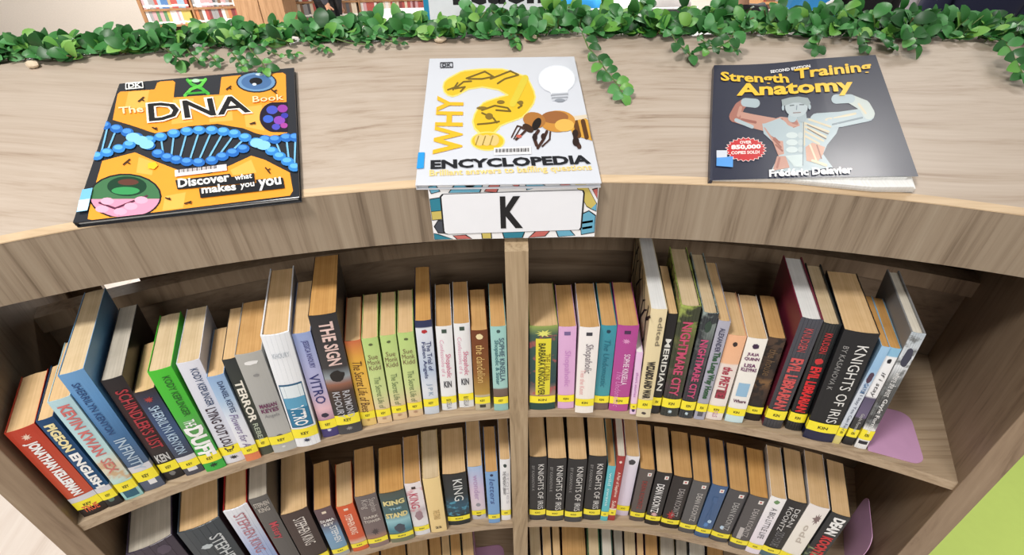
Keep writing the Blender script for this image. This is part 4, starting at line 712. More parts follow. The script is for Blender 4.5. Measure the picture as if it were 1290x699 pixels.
def frame_of(bk, zs):
    """-> arc angle, radius, width, height, lean"""
    c = Vector((SC[0], SC[1], 0))
    if 'span' in bk:
        zt = zs+bk['h']; a, b = onz(bk['span'][0], 690, zt), onz(bk['span'][1], 690, zt)
        m = (a+b)/2-c; th = math.atan2(m.x, m.y); rp = math.hypot(m.x, m.y)
        return th, SR+.006, (b-a).length*(SR/rp)*.97, bk['h'], 0.0
    q = bk['q']
    if len(q) == 2:
        tl, tr = spine_point(*q[0], 0), spine_point(*q[1], 0); m = (tl+tr)/2-c; th = math.atan2(m.x, m.y)
        return th, SR+.004, (tr-tl).length*.97, max(.15, (tl.z+tr.z)/2-zs), 0.0
    br, bl = onz(*q[2], zs), onz(*q[3], zs); m = (br+bl)/2; d = m-c; th = math.atan2(d.x, d.y); r = math.hypot(d.x, d.y)
    n = Vector((math.sin(th), math.cos(th), 0)); u = Vector((math.cos(th), -math.sin(th), 0))
    tl, tr = onplane(*q[0], m, n), onplane(*q[1], m, n); tm = (tl+tr)/2
    w = (abs((br-bl).dot(u))*.5+abs((tr-tl).dot(u))*.5); hh = tm.z-zs; s = (tm-m).dot(u)
    lean = math.atan2(s, hh); return th, r, w, math.hypot(s, hh), lean
from math import sin, cos
def make_book(bk, th, r, w, h, lean, zs, group, nm='book'):
    hard = bk.get('hard'); dep = bk.get('d', .58)
    d = min(.24, h*dep) if dep < 1 else min(.255, h*(.78 if dep < 1.04 else dep))
    px, py = SC[0]+r*sin(th), SC[1]+r*cos(th)
    lift = abs(sin(lean))*w/2
    Mx = Matrix.Translation((px, py, zs+lift+.0004)) @ Matrix.Rotation(-th, 4, 'Z') @ Matrix.Rotation(lean, 4, 'Y')
    root = empty(nm, matrix=Mx); tag(root, bk['lab'], 'book', group)
    cm = cover_mat(bk['c'], bk.get('art'), rough=.22 if hard else .34)
    t = .0022 if hard else .0007; ov = .0028 if hard else .0006
    hw = w/2; m = MB()
    # rounded spine section (plan view), then two boards
    NS = 6; bulge = min(.004, w*(.09 if hard else .06))
    arc = [(-hw+w*i/NS, -bulge*(1-(2*i/NS-1)**2)) for i in range(NS+1)]
    outer = arc; inner = [(x*(1-2*t/w), y+t) for x, y in arc]
    for i in range(NS):
        a, b, c2, d2 = outer[i], outer[i+1], inner[i+1], inner[i]
        m.hexa([(a[0], a[1], 0), (b[0], b[1], 0), (c2[0], c2[1], 0), (d2[0], d2[1], 0), (a[0], a[1], h), (b[0], b[1], h), (c2[0], c2[1], h), (d2[0], d2[1], h)], cm)
    bm = mat(bk['board'], .4) if bk.get('board') else cm
    m.box(-hw, -hw+t, t*.2, d, 0, h, bm); m.box(hw-t, hw, t*.2, d, 0, h, bm)
    m.build('cover', root, bevel=.0006 if hard else 0)
    p = MB(); k = .0004
    NP = 7; x0, x1 = -hw+t+.0002, hw-t-.0002; zt = h-ov; sag = .0 if hard else .0012
    for i in range(NP):
        a, b = x0+(x1-x0)*i/NP, x0+(x1-x0)*(i+1)/NP
        za, zb = zt-sag*abs(2*i/NP-1)*((int(w*1e5)) % 3)/2, zt-sag*abs(2*(i+1)/NP-1)*((int(w*1e5)) % 3)/2
        fy = -bulge*.6*(1-(2*(i+.5)/NP-1)**2)+t+.0004
        p.hexa([(a, fy, ov), (b, fy, ov), (b, d-ov*1.2, ov), (a, d-ov*1.2, ov), (a, fy, za), (b, fy, zb), (b, d-ov*1.2, zb), (a, d-ov*1.2, za)], page_mat(bk.get('pg', 'tan')))
    p.build('page_block', root)
    def sy(x): return -bulge*(1-(x/hw)**2)
    def curve_add(mb, mbtmp, e):       # wrap flat lettering round the spine
        mb.v += [(x, sy(x)-e, z) for (x, y, z) in mbtmp.v]
    # lettering
    pend = []
    for it in bk.get('t', []):
        s, f0, f1, col, wf, off, bold, shear, kind = it
        z0, z1 = h*(1-f0), h*(1-f1); cx = off*w; tmp = MB(); mt_ = mat(col, .4, vary=0)
        lim = hw*.94
        if kind == 'v':
            hh = min(wf*w, 2*(lim-abs(cx))); put_text(tmp, s, mt_, (cx-hh/2, 0, z0), (0, 0, -1), (1, 0, 0), z0-z1, hh, bold, shear); e = .0008
        elif kind == 'h':
            ww = wf*w; put_text(tmp, s, mt_, (cx-ww/2, 0, z1), (1, 0, 0), (0, 0, 1), ww, z0-z1, bold); e = .0008
        else:
            ww = wf*w/2; zc, zr = (z0+z1)/2, (z0-z1)/2; cx = max(-lim+ww, min(lim-ww, cx)); e = .00028+.00003*len(pend)
            if s == 'rect': pts = [(cx-ww+2*ww*i/4, z1) for i in range(5)]+[(cx+ww-2*ww*i/4, z0) for i in range(5)]
            elif s == 'grid':
                pts = [(cx-ww, z1), (cx, z1), (cx+ww, z1), (cx+ww, z0), (cx, z0), (cx-ww, z0)]
            elif s == 'burst':
                pts = []
                rr = random.Random(int(w*1e6)+int(f0*100))
                for i in range(18):
                    a = 2*math.pi*i/18; q_ = (.95 if i % 2 else .45)*rr.uniform(.7, 1.05); pts.append((cx+ww*q_*cos(a), zc+zr*q_*sin(a)))
            else:
                rr = random.Random(int(w*1e6)+int(f0*100)); pts = []
                for i in range(14):
                    a = 2*math.pi*i/14; q_ = rr.uniform(.75, 1.0); pts.append((cx+ww*q_*cos(a), zc+zr*q_*sin(a)))
            if s == 'rect':
                xs = [cx-ww+2*ww*i/5 for i in range(6)]
                tmp.add([(x, 0, z0) for x in xs]+[(x, 0, z1) for x in xs], [(i, i+1, i+7, i+6) for i in range(5)], mt_); pts = None
            n_ = len(pts or ()); 
            if pts: tmp.add([(x, 0, z) for x, z in pts]+[(cx, 0, zc)], [(i, (i+1) % n_, n_) for i in range(n_)], mt_)
        pend.append(1)
        tm = MB(); curve_add(tm, tmp, e); im = tm.mid(mt_)
        for f in tmp.f: tm.f.append(f); tm.mi.append(im)
        tm.build('lettering' if kind != 'p' else 'spine_picture', root)
    # yellow shelf tape round the foot of the spine
    if not bk.get('notape'):
        lb = MB(); f0, f1 = bk.get('tape', (.815, .905)); z1, z0 = h*(1-f0), h*(1-f1)
        def band(z0, z1, mt_, e, back):
            N = 6; xs = [-hw+w*i/N for i in range(N+1)]
            for i in range(N): lb.face([(xs[i], sy(xs[i])-e, z0), (xs[i+1], sy(xs[i+1])-e, z0), (xs[i+1], sy(xs[i+1])-e, z1), (xs[i], sy(xs[i])-e, z1)], mt_)
            for sgn in (-1, 1):
                x = sgn*(hw+.00025); q_ = [(x, sy(hw)-e, z0), (x, back, z0), (x, back, z1), (x, sy(hw)-e, z1)]
                lb.face(q_ if sgn > 0 else q_[::-1], mt_)
        band(z0, z1, YELLOW, .0007, .006)
        if bk.get('tape2'): band(z1, z1+h*.055, TAPE2, .0006, .006)
        tmp = MB(); put_text(tmp, bk.get('lt', 'KEY'), INK, (-w*.16, 0, z0+(z1-z0)*.34), (1, 0, 0), (0, 0, 1), w*.32, (z1-z0)*.3, .02)
        k0 = len(lb.v); curve_add(lb, tmp, .0010); im = lb.mid(INK)
        for f in tmp.f: lb.f.append(tuple(k0+j for j in f)); lb.mi.append(im)
        lb.build('spine_label', root)
    if bk.get('tree'):                  # black branch pattern on the exposed side board
        tr = MB(); rr = random.Random(5); x = -hw-.0004
        for i in range(9):
            y0 = .012+i*d/9; pts = [(x, y0+rr.uniform(-.004, .004)+.003*k_*rr.choice((-1, 1)), .02+(h-.03)*k_/6) for k_ in range(7)]
            for a, b in zip(pts, pts[1:]):
                wd = .0062; tr.face([(x, a[1]-wd/2, a[2]), (x, a[1]+wd/2, a[2]), (x, b[1]+wd/2, b[2]), (x, b[1]-wd/2, b[2])][::-1], BLK)
            for k_ in (3, 5):
                a = pts[k_]; dy = rr.choice((-1, 1))*.022; b = (x, min(max(a[1]+dy, .004), d-.004), a[2]+.018)
                tr.face([(x, a[1], a[2]-.002), (x, a[1], a[2]+.002), (x, b[1], b[2]+.001), (x, b[1], b[2]-.001)], BLK)
        tr.build('cover_artwork', root)
    return root
KEYL = {UL: 'KEY', UR: 'KIN', LL: 'KIN', LR: 'KOO', BL3: 'KIN', BR3: 'KIN'}
for key, lst in BOOKS.items():
    zs = key[1]; fr = []
    for bk in lst:
        for flag, proto in (('kidd', KIDD), ('shop', SHOP)):
            if bk.get(flag): bk.update({k: v for k, v in proto.items() if k not in bk})
        if bk.get('koi'): bk.update({k: v for k, v in koi(bk.get('foot', (52, 54, 60))).items() if k not in bk})
        fr.append(list(frame_of(bk, zs)))
    # settle the row: neighbours may touch but not cut into each other
    left = 'left' in key[0]
    S = [f[0]*SR for f in fr]; Wd = [f[2]*.995 for f in fr]
    lo = (TH_L*SR+.002) if left else (math.asin((DX1-SC[0])/SR)*SR+.001); hi = (math.asin((DX0-SC[0])/SR)*SR-.001) if left else TH_R*SR-.002
    for it in range(300):
        for i in range(len(fr)-1):
            hm = min(fr[i][3], fr[i+1][3]); g = 0
            for hz in (0, hm):
                a = S[i]+hz*math.tan(fr[i][4])+Wd[i]/2/cos(fr[i][4]); b = S[i+1]+hz*math.tan(fr[i+1][4])-Wd[i+1]/2/cos(fr[i+1][4])
                g = max(g, a+.0005-b)
            if g > 0: S[i] -= g/2; S[i+1] += g/2
        if 'h3' not in lst[0]:
            for i in (0, len(fr)-1):
                tl = fr[i][3]*math.tan(fr[i][4])
                if i == 0: S[0] = max(S[0], lo+Wd[0]/2-min(0, tl))
                else: S[i] = min(S[i], hi-Wd[i]/2-max(0, tl))
    for i, bk in enumerate(lst):
        bk.setdefault('lt', KEYL[key])
        th, r, w, h, lean = fr[i]
        make_book(bk, S[i]/SR, r, Wd[i], h, lean, zs, 'books on the %s shelf' % key[0])
    print(key[0], [(round(S[i]-fr[i][0]*SR, 4), round(Wd[i], 3), round(fr[i][3], 3), round(math.degrees(fr[i][4]), 1), round(fr[i][1]-SR, 3)) for i in range(len(fr))])
# ------------------------------------------------------------------ bookends
def bookend(th, r, zs, label, flip=1, hh=.135, tilt=0.0, y0_=0.0):
    Mx = Matrix.Translation((SC[0]+r*sin(th), SC[1]+r*cos(th), zs+.0006)) @ Matrix.Rotation(-th+tilt, 4, 'Z')
    root = empty('bookend', matrix=Mx); tag(root, label, 'bookend')
    pm = mat((206, 160, 196), .35, 'pink_enamel')
    def plate(dx): return None
    m = MB(); rc = .018; L_, D_ = .075, .105
    def rounded(): 
        pts = [(0, 0), (0, D_)]
        for (cx, cy, a0) in ((L_-rc, D_-rc, math.pi/2), (L_-rc, rc, 0)):
            for i in range(6):
                a = a0-math.pi/2*i/5; pts.append((cx+rc*cos(a), cy+rc*sin(a)))
        return pts
    pts = [(flip*x, y) for x, y in rounded()]
    m.prism(pts if flip < 0 else pts[::-1], 0, .0012, pm); m.build('base_plate', root)
    m = MB(); pts = []
    for x, y in rounded(): pts.append((y0_+y*(1-y0_/D_), x*hh/L_))
    k = len(pts); vs = [(0, a, b) for a, b in pts]+[(-flip*.0012, a, b) for a, b in pts]
    m.add(vs, [tuple(range(k)), tuple(reversed(range(k, 2*k)))]+[(i, k+i, k+(i+1) % k, (i+1) % k) for i in range(k)], pm); m.build('upright_plate', root)
    return root
def th_r(x, y, z):
    p = onz(x, y, z)-Vector((SC[0], SC[1], 0)); return math.atan2(p.x, p.y), math.hypot(p.x, p.y)
t1, r1 = th_r(1086, 566, Z1); bookend(t1+.006, r1, Z1, 'pink metal bookend at right end of the upper right shelf', 1, .07, y0_=.03)
t2, r2 = th_r(1050, 712, Z2); bookend(t2+.016, SR+.02, Z2, 'pink metal bookend at right end of the second right shelf', 1, .13)
t3, r3 = th_r(598, 690, Z3+.13); bookend(t3, SR+.03, Z3, 'purple metal bookend on the bottom left shelf beside the divider', 1, .15)
# ================================================================== LEAF GARLAND ON THE RIDGE
def leaf_mat():
    m, n, l, b = new_mat('glossy_leaf')
    g = n.new('ShaderNodeNewGeometry'); cr = n.new('ShaderNodeValToRGB'); el = cr.color_ramp.elements
    st = [(0, (24, 70, 28)), (.3, (40, 98, 40)), (.55, (56, 120, 54)), (.75, (84, 146, 86)), (.9, (98, 156, 58)), (1, (128, 176, 86))]
    while len(el) < len(st): el.new(.5)
    for e, (p, c) in zip(el, st): e.position = p; e.color = lin(c)
    l.new(g.outputs['Random Per Island'], cr.inputs['Fac']); l.new(cr.outputs['Color'], b.inputs['Base Color'])
    b.inputs['Roughness'].default_value = .42; b.inputs['Specular IOR Level'].default_value = .45
    return m
M_LEAF = leaf_mat(); M_STEM = mat((86, 112, 52), .6, 'green_stem'); M_TWIG = mat((120, 100, 70), .8, 'brown_twig')
gl = empty('leaf_garland', (0, .93, topz(.915)))
tag(gl, 'green leafy garland lying along the back ridge of the curved bookcase top', 'garland')
GO = Vector((0, -.93, -topz(.915)))
rg = random.Random(11)
def leaf(mb, base, d, n_, L_, Wd_):
    d = d.normalized(); sd = d.cross(n_)
    if sd.length < 1e-4: sd = Vector((1, 0, 0))
    sd.normalize(); n_ = sd.cross(d).normalized()
    prof = [(0, 0), (.12, .5), (.35, .92), (.6, 1), (.82, .72), (.95, .34), (1, .0)]
    vs = []; fs = []
    for (t, wq) in prof:
        c = base + d*(L_*t) - n_*(.10*L_*math.sin(t*math.pi*.9)*-1) - n_*(.22*L_*t*t)
        e = sd*(Wd_*.5*wq); up = n_*(Wd_*.10*wq)
        vs += [c-e+up, c, c+e+up]
    for i in range(len(prof)-1):
        k = i*3; fs += [(k, k+1, k+4, k+3), (k+1, k+2, k+5, k+4)]
    mb.add(vs, fs, M_LEAF)
def surf_z(x, y):
    y_ = min(y, yb(x)); return topz(y_)
def rnd_dir(up=.6, front=.5):
    return Vector((rg.uniform(-1, 1), rg.uniform(-1, .5)*front-.1, rg.uniform(-.2, 1)*up+.15)).normalized()
lf = MB(); st = MB(); tw = MB()
x = -1.02
while x < 1.02:
    x += rg.uniform(.0030, .0056)
    y = yb(x)+rg.uniform(-.004, .075); z = surf_z(x, y)
    hgt = rg.uniform(.012, .042)*(.66 if x < -.08 else .92)*(1.0 if y > yb(x)+.012 else .6)
    leanx = rg.uniform(-.03, .03); leany = rg.uniform(-.024, .008) if y < yb(x)+.02 else rg.uniform(-.015, .015)
    pts = [Vector((x, y, z+.001)), Vector((x+leanx*.35, y+leany*.3, z+hgt*.6)), Vector((x+leanx, y+leany, z+hgt))]
    (tw if rg.random() < .25 else st).tube(pts, .0011, M_TWIG if rg.random() < .3 else M_STEM, 4)
    for k in range(rg.choice((3, 4, 4, 5))):
        t = .25+.75*k/4; p = pts[0].lerp(pts[1], min(1, t*2)) if t < .5 else pts[1].lerp(pts[2], (t-.5)*2)
        d = rnd_dir(.9 if t > .6 else .35, .8); nn = Vector((rg.uniform(-.5, .5), -.9+rg.uniform(-.4, .5), rg.uniform(.2, 1.1)))
        s_ = rg.uniform(.7, 1.25); L_ = .0265*s_; leaf(lf, p, d, nn, L_, L_*rg.uniform(.58, .8))
    if rg.random() < .35:               # low dark leaves that cover the base
        y2 = yb(x)+rg.uniform(-.004, .01); leaf(lf, Vector((x, y2, surf_z(x, y2)+.004)), Vector((rg.uniform(-1, 1), -.5, .3)), Vector((0, -.5, 1)), .02, .014)
tag(st.build('stems', gl, GO), kind='stuff'); tag(tw.build('twigs', gl, GO), kind='stuff')
tag(lf.build('foliage', gl, GO, smooth=True), kind='stuff')
# trailing sprigs on the sloping top
def sprig(px, hs, size, n=None, seed=0, tip=True):
    """photograph path of one trailing sprig; hs = height of its points above the sloping top"""
    rr = random.Random(seed); P_ = [ontop(x, y, h) for (x, y), h in zip(px, hs)]
    base = P_[0]; e = MB(); lm = MB()
    e.tube([p-base for p in P_], .0011, M_STEM, 5)
    Ltot = sum((b-a).length for a, b in zip(P_, P_[1:])); n = n or max(3, int(Ltot/.014)); so_far = 0
    for i in range(n+1):
        t = i/n*(len(P_)-1); k = min(int(t), len(P_)-2); p = P_[k].lerp(P_[k+1], t-k); d = (P_[k+1]-P_[k]).normalized(); sd = d.cross(EZ).normalized()
        for sg_ in (-1, 1):
            if rr.random() < .12: continue
            dd = d*rr.uniform(.2, .7)+sd*sg_*rr.uniform(.7, 1.1)+EZ*rr.uniform(-.15, .5)
            s_ = size*rr.uniform(.75, 1.2); leaf(lm, p-base, dd, EZ*1.0+Vector((rr.uniform(-.4, .4), -.7+rr.uniform(-.4, .2), 0)), s_, s_*rr.uniform(.6, .78))
    leaf(lm, P_[-1]-base, (P_[-1]-P_[-2]), EZ, size, size*.7)
    o = lm.build('sprig', gl, base+GO, smooth=True); e.build('sprig_stem', o)
SPR = [([(733, 40), (741, 60), (752, 72), (764, 90), (776, 104), (784, 118)], (.035, .03, .026, .02, .014, .008), .022),
 ([(312, 58), (320, 68), (330, 78), (334, 86)], (.03, .022, .018, .016), .018), ([(255, 60), (266, 70), (272, 78)], (.02, .014, .01), .013), ([(292, 66), (300, 76), (306, 84)], (.02, .014, .01), .013),
 ([(845, 40), (852, 54), (862, 62), (870, 70)], (.03, .022, .016, .008), .021), ([(925, 40), (918, 52), (906, 60), (890, 62)], (.03, .024, .02, .016), .022), ([(1030, 36), (1034, 48), (1030, 58)], (.03, .02, .012), .018), ([(1080, 38), (1086, 50), (1090, 58)], (.03, .02, .012), .019),
 ([(1142, 30), (1148, 42), (1152, 54)], (.04, .03, .02), .026), ([(1262, 48), (1272, 62), (1280, 78), (1288, 92)], (.03, .024, .02, .016), .024), ([(1105, 44), (1112, 52), (1118, 56)], (.025, .016, .01), .019),
 ([(210, 62), (218, 70), (226, 76)], (.03, .02, .012), .021), ([(235, 62), (243, 70), (250, 76)], (.02, .014, .01), .014), ([(385, 50), (398, 58), (410, 62)], (.02, .014, .01), .012), ([(420, 48), (440, 54), (462, 56)], (.018, .013, .01), .011), ([(470, 44), (490, 52), (506, 54)], (.018, .012, .008), .011), ([(640, 40), (646, 48), (650, 54)], (.02, .014, .01), .014), ([(330, 60), (352, 70), (372, 68)], (.018, .013, .01), .013), ([(880, 48), (900, 60), (925, 64)], (.024, .018, .014), .014)]
for i, (a, b, c) in enumerate(SPR): sprig(a, b, c, seed=20+i)
# pale pebbles by the garland foot
for px, py, lab in ((44, 85, 'pale pebble at the far left foot of the garland'), (555, 53, 'pale pebble at the garland foot beyond the white display book'), (668, 51, 'pale pebble at the garland foot right of the white display book')):
    p = ontop(px, py, 0); bm = bmesh.new(); bmesh.ops.create_icosphere(bm, subdivisions=2, radius=1)
    rr = random.Random(px)
    for v in bm.verts: v.co = Vector((v.co.x*.011, v.co.y*.007, v.co.z*.006))*rr.uniform(.9, 1.08)
    me = bpy.data.meshes.new('pebble'); bm.to_mesh(me); bm.free(); me.materials.append(mat((214, 196, 170), .8, 'pebble_stone'))
    o = bpy.data.objects.new('pebble', me); COL.objects.link(o); o.location = p+EZ*.0055; o.rotation_euler = (AL, 0, 0); tag(o, lab, 'pebble', 'pebbles by the garland')

# ================================================================== SECTION SIGN BEHIND THE GARLAND
yS = 1.05; zr_ = topz(yb(.03))
a, b = aty(535, 20, yS), aty(708, 16, yS); x0, x1 = a.x, b.x
sg2 = empty('section_sign', ((x0+x1)/2, yS, zr_)); tag(sg2, 'white section sign with blue border and big black letters behind the garland', 'sign')
SO2 = Vector((-(x0+x1)/2, -yS, -zr_)); Hs = .15
m = MB(); m.box(x0, x1, yS, yS+.008, zr_, zr_+Hs, mat((40, 140, 180), .4, 'sign_blue')); m.build('board', sg2, SO2)
m = MB(); m.box(x0+.010, x1-.010, yS-.0012, yS, zr_+.005, zr_+Hs-.012, mat((226, 232, 238), .4)); m.build('panel', sg2, SO2)
m = MB(); pa, pb = aty(568, 6, yS), aty(686, 2, yS); put_text(m, 'fiction', BLK, (pa.x, yS-.0016, pa.z-.001), (1, 0, 0), (0, 0, 1), pb.x-pa.x, .055, .05); m.build('lettering', sg2, SO2)
m = MB(); m.hexa([(x0+.05, yS, zr_), (x1-.05, yS, zr_), (x1-.05, yS+.06, zr_), (x0+.05, yS+.06, zr_), (x0+.05, yS+.008, zr_+.05), (x1-.05, yS+.008, zr_+.05), (x1-.05, yS+.016, zr_+.05), (x0+.05, yS+.016, zr_+.05)], mat((40, 60, 80), .5)); m.build('foot', sg2, SO2)

# ================================================================== FAR SIDE OF THE LIBRARY
M_FAR = wood('far_bookcase_wood', [(.3, (128, 92, 62)), (.5, (150, 112, 78)), (.7, (166, 126, 90))], 'z', across=30, along=2)
M_FAR2 = wood('far_cabinet_wood', [(.3, (146, 112, 82)), (.5, (168, 132, 98)), (.7, (182, 146, 112))], 'z', across=20, along=2)
def far_bookcase(label, px0, px1, D, bays, zsh, yaw=0.0, ztop=1.5, m_=None, dep=.30, th=.04, pxy=12):
    m_ = m_ or M_FAR; a = aty(px0, pxy, D); b = aty(px1, pxy, D); W_ = abs(b.x-a.x)/max(.2, cos(yaw))
    root = empty('far_bookcase', (a.x, D, 0), (0, 0, yaw)); tag(root, label, 'bookcase')
    def bx(name, *q):
        k = MB(); k.box(*q, m_); k.build(name, root)
    bx('side_panel', 0, th, 0, dep, 0, ztop); bx('side_panel', W_-th, W_, 0, dep, 0, ztop); bx('top_board', th, W_-th, 0, dep, ztop-.03, ztop); 
    k = MB(); k.box(th, W_-th, dep-.01, dep, .02, ztop-.03, mat((70, 52, 38), .8)); k.build('back_panel', root)
    for i in range(1, bays): bx('divider', W_*i/bays-.012, W_*i/bays+.012, 0, dep-.01, 0, ztop-.03)
    for z in zsh: bx('shelf', th, W_-th, .005, dep-.01, z-.025, z)
    return root, W_, th, dep
NAMES = {'red': (186, 66, 58), 'dark red': (126, 44, 44), 'cream': (226, 212, 188), 'white': (236, 234, 230), 'brown': (124, 84, 58), 'tan': (196, 160, 116), 'grey': (150, 150, 152), 'dark grey': (74, 74, 80), 'blue': (60, 110, 176), 'pale blue': (150, 186, 214), 'green': (82, 136, 84), 'yellow': (222, 190, 84), 'pink': (216, 160, 166), 'black': (42, 40, 44), 'orange': (208, 122, 66)}
NAMES = {k: tuple(int(v*.72+118*.28) for v in c) if k not in ('white', 'black', 'cream') else c for k, c in NAMES.items()}; NAMES['white'] = (214, 210, 206); NAMES['cream'] = (204, 190, 168)
_fb = {}
def far_row(root, W_, th, x0, x1, z, clear, rowname, palette, seed, lean=0.06):
    rr = random.Random(seed); x = x0; n = 0; out = []
    while x < x1-.02:
        w_ = rr.uniform(.028, .048); hh = clear*rr.uniform(.72, .94); d_ = .16
        if x+w_ > x1: break
        cname = rr.choice(palette)
        key = (cname, round(w_, 3))
        m = MB(); c_ = mat(NAMES[cname], .5, vary=.04)
        m.box(0, w_-.001, 0, d_, 0, hh, c_); 
        o = m.build('book', None); 
        pm_ = MB(); pm_.box(.003, w_-.004, .003, d_-.002, hh, hh+.0008, page_mat('cream')); pm_.build('page_block', o)
        lb = MB(); lb.box(.0005, w_-.0015, -.0008, 0, hh*.10, hh*.22, mat((232, 232, 226), .5)); lb.build('spine_label', o)
        o.parent = None; o.matrix_world = root.matrix_world @ Matrix.Translation((x, .02, z+.0005))
        out.append((o, cname)); x += w_; n += 1
    for i, (o, cn) in enumerate(out):
        tag(o, '%s book, number %d, %s' % (cn, i+1, rowname), 'book', 'far books on the '+rowname)
bpy.context.view_layer.update()
def zat(px, py, D): return aty(px, py, D).z
# left far bookcase
D1 = 7.4
z_hi, z_lo = zat(240, 11, D1), zat(240, 31.5, D1)
rt1, W1, t1_, d1_ = far_bookcase('wooden far bookcase at left against the cream wall, two book rows showing', 176, 298, D1, 2, [z_lo, z_hi, z_hi+.26, max(.08, z_lo-.26)], yaw=.16, ztop=z_hi+.56)
bpy.context.view_layer.update()
far_row(rt1, W1, t1_, t1_+.004, W1/2-.014, z_hi, .24, 'upper row, left bay of the leftmost far bookcase', ['blue','white','pale blue','cream','tan','pink','red','grey','brown'], 3)
far_row(rt1, W1, t1_, W1/2+.014, W1-t1_, z_hi, .24, 'upper row, right bay of the leftmost far bookcase', ['white','pale blue','cream','tan','pink','dark grey','grey','brown'], 4)
far_row(rt1, W1, t1_, t1_+.004, W1/2-.014, z_lo, .22, 'lower row, left bay of the leftmost far bookcase', ['green','yellow','cream','pink','dark grey','grey','white'], 5)
far_row(rt1, W1, t1_, W1/2+.014, W1-t1_, z_lo, .22, 'lower row, right bay of the leftmost far bookcase', ['red','brown','tan','orange','grey','dark red','white'], 6)
# cabinet beside it
a = aty(296, 10, 7.3); b = aty(358, 10, 7.3)
cb = empty('cabinet', (a.x, 7.3, 0)); tag(cb, 'plain wooden cabinet between the two far bookcases behind the garland', 'cabinet')
m = MB(); m.box(0, b.x-a.x, .02, .45, 0, 1.6, M_FAR2); m.build('body', cb)
wd = (b.x-a.x)
for i in range(2):
    m = MB(); m.box(wd*i/2+.006, wd*(i+1)/2-.006, 0, .0195, .08, 1.58, M_FAR2); dr = m.build('door', cb, bevel=.003)
    h_ = MB(); h_.tube([(wd/2+(-.05 if i == 0 else .05), -.012, .95), (wd/2+(-.05 if i == 0 else .05), -.012, 1.1)], .008, mat((170, 170, 172), .3, metal=1.0)); h_.build('handle', dr)
# middle far bookcase
D2 = 7.9
z_hi, z_lo = zat(440, 1.0, D2), zat(440, 22, D2)
rt2, W2, t2_, d2_ = far_bookcase('wide wooden far bookcase of red and white books left of the section sign', 360, 545, D2, 2, [z_lo, z_hi, z_hi+.27, max(.08, z_lo-.27)], yaw=.04, ztop=z_hi+.56)
bpy.context.view_layer.update()
for k, (z_, nm) in enumerate(((z_hi, 'upper'), (z_lo, 'middle'), (max(.08, z_lo-.27), 'lower'))):
    far_row(rt2, W2, t2_, t2_+.004, W2/2-.014, z_, .23, '%s row, left bay of the middle far bookcase' % nm, ['white','dark grey','pink','grey','brown','cream','red'], 30+k)
    far_row(rt2, W2, t2_, W2/2+.014, W2-t2_, z_, .23, '%s row, right bay of the middle far bookcase' % nm, ['red','white','dark red','cream','tan','pink','red'], 40+k)
# right far bookcase
D3 = 6.6
z_hi = zat(990, 2, D3); z_lo = zat(990, 15, D3)
rt3, W3, t3_, d3_ = far_bookcase('orange-brown open wooden bookcase at far right behind the garland', 955, 1030, D3, 2, [z_lo, z_hi, z_hi+.25, max(.05, z_lo-.25)], ztop=z_hi+.5, m_=wood('orange_shelf_wood', [(.3, (176, 128, 84)), (.6, (198, 148, 100))], 'x', across=20, along=2))
bpy.context.view_layer.update()
far_row(rt3, W3, t3_, t3_+.004, W3/2-.014, z_lo, .16, 'row in the left bay of the rightmost far bookcase', ['dark grey','red','grey','black','brown'], 51)
far_row(rt3, W3, t3_, W3/2+.014, W3-t3_, z_lo, .16, 'row in the right bay of the rightmost far bookcase', ['dark grey','red','grey','black','tan'], 52)
# tables
def table(label, px0, px1, pyf, D, dep, col=(246, 246, 246)):
    a, b = aty(px0, pyf, D), aty(px1, pyf, D); zt = a.z; w_ = b.x-a.x
    r = empty('table', (a.x, D, 0)); tag(r, label, 'table')
    m = MB(); m.box(0, w_, 0, dep, zt-.03, zt, mat(col, .4)); m.build('tabletop', r, bevel=.004)
    m = MB(); m.box(.04, w_-.04, .04, .06, zt-.36, zt-.03, mat((44, 56, 56), .6)); m.build('modesty_panel', r)
    for x in (.05, w_-.09):
        for y in (.05, dep-.09): m = MB(); m.box(x, x+.04, y, y+.04, 0, zt-.03, mat((90, 94, 98), .4, metal=.6)); m.build('leg', r)
    return a, b, zt
ta, tb, tz = table('white table with dark front panel left of the section sign', 462, 560, 25, 5.9, .95)
ta2, tb2, tz2 = table('white table with people seated right of the section sign', 752, 846, 15, 5.6, .9)
# ------------------------------------------------------------------ people
SKIN = mat((196, 148, 120), .55, 'skin', vary=.04); HAIR = mat((38, 30, 28), .6, 'dark_hair')
def skin_obj(name, V, E_, R2, m_, parent=None, sub=1):
    me = bpy.data.meshes.new(name); me.from_pydata(V, E_, []); o = bpy.data.objects.new(name, me); COL.objects.link(o)
    md = o.modifiers.new('skin', 'SKIN'); md.use_smooth_shade = True
    sv = me.skin_vertices[0].data if me.skin_vertices else None
    if sv is None:
        bpy.context.view_layer.objects.active = o; me.attributes; 
        bm = bmesh.new(); bm.from_mesh(me); ly = bm.verts.layers.skin.verify(); bm.to_mesh(me); bm.free(); sv = me.skin_vertices[0].data
    for i, r in enumerate(R2): sv[i].radius = (r, r) if not isinstance(r, tuple) else r; sv[i].use_root = (i == 0)
    s = o.modifiers.new('sub', 'SUBSURF'); s.levels = sub; s.render_levels = sub
    bpy.context.view_layer.update()
    me2 = bpy.data.meshes.new_from_object(o.evaluated_get(bpy.context.evaluated_depsgraph_get()))
    bpy.data.objects.remove(o); bpy.data.meshes.remove(me)
    me2.materials.clear(); me2.materials.append(m_)
    o = bpy.data.objects.new(name, me2); COL.objects.link(o)
    if parent: o.parent = parent
    return o
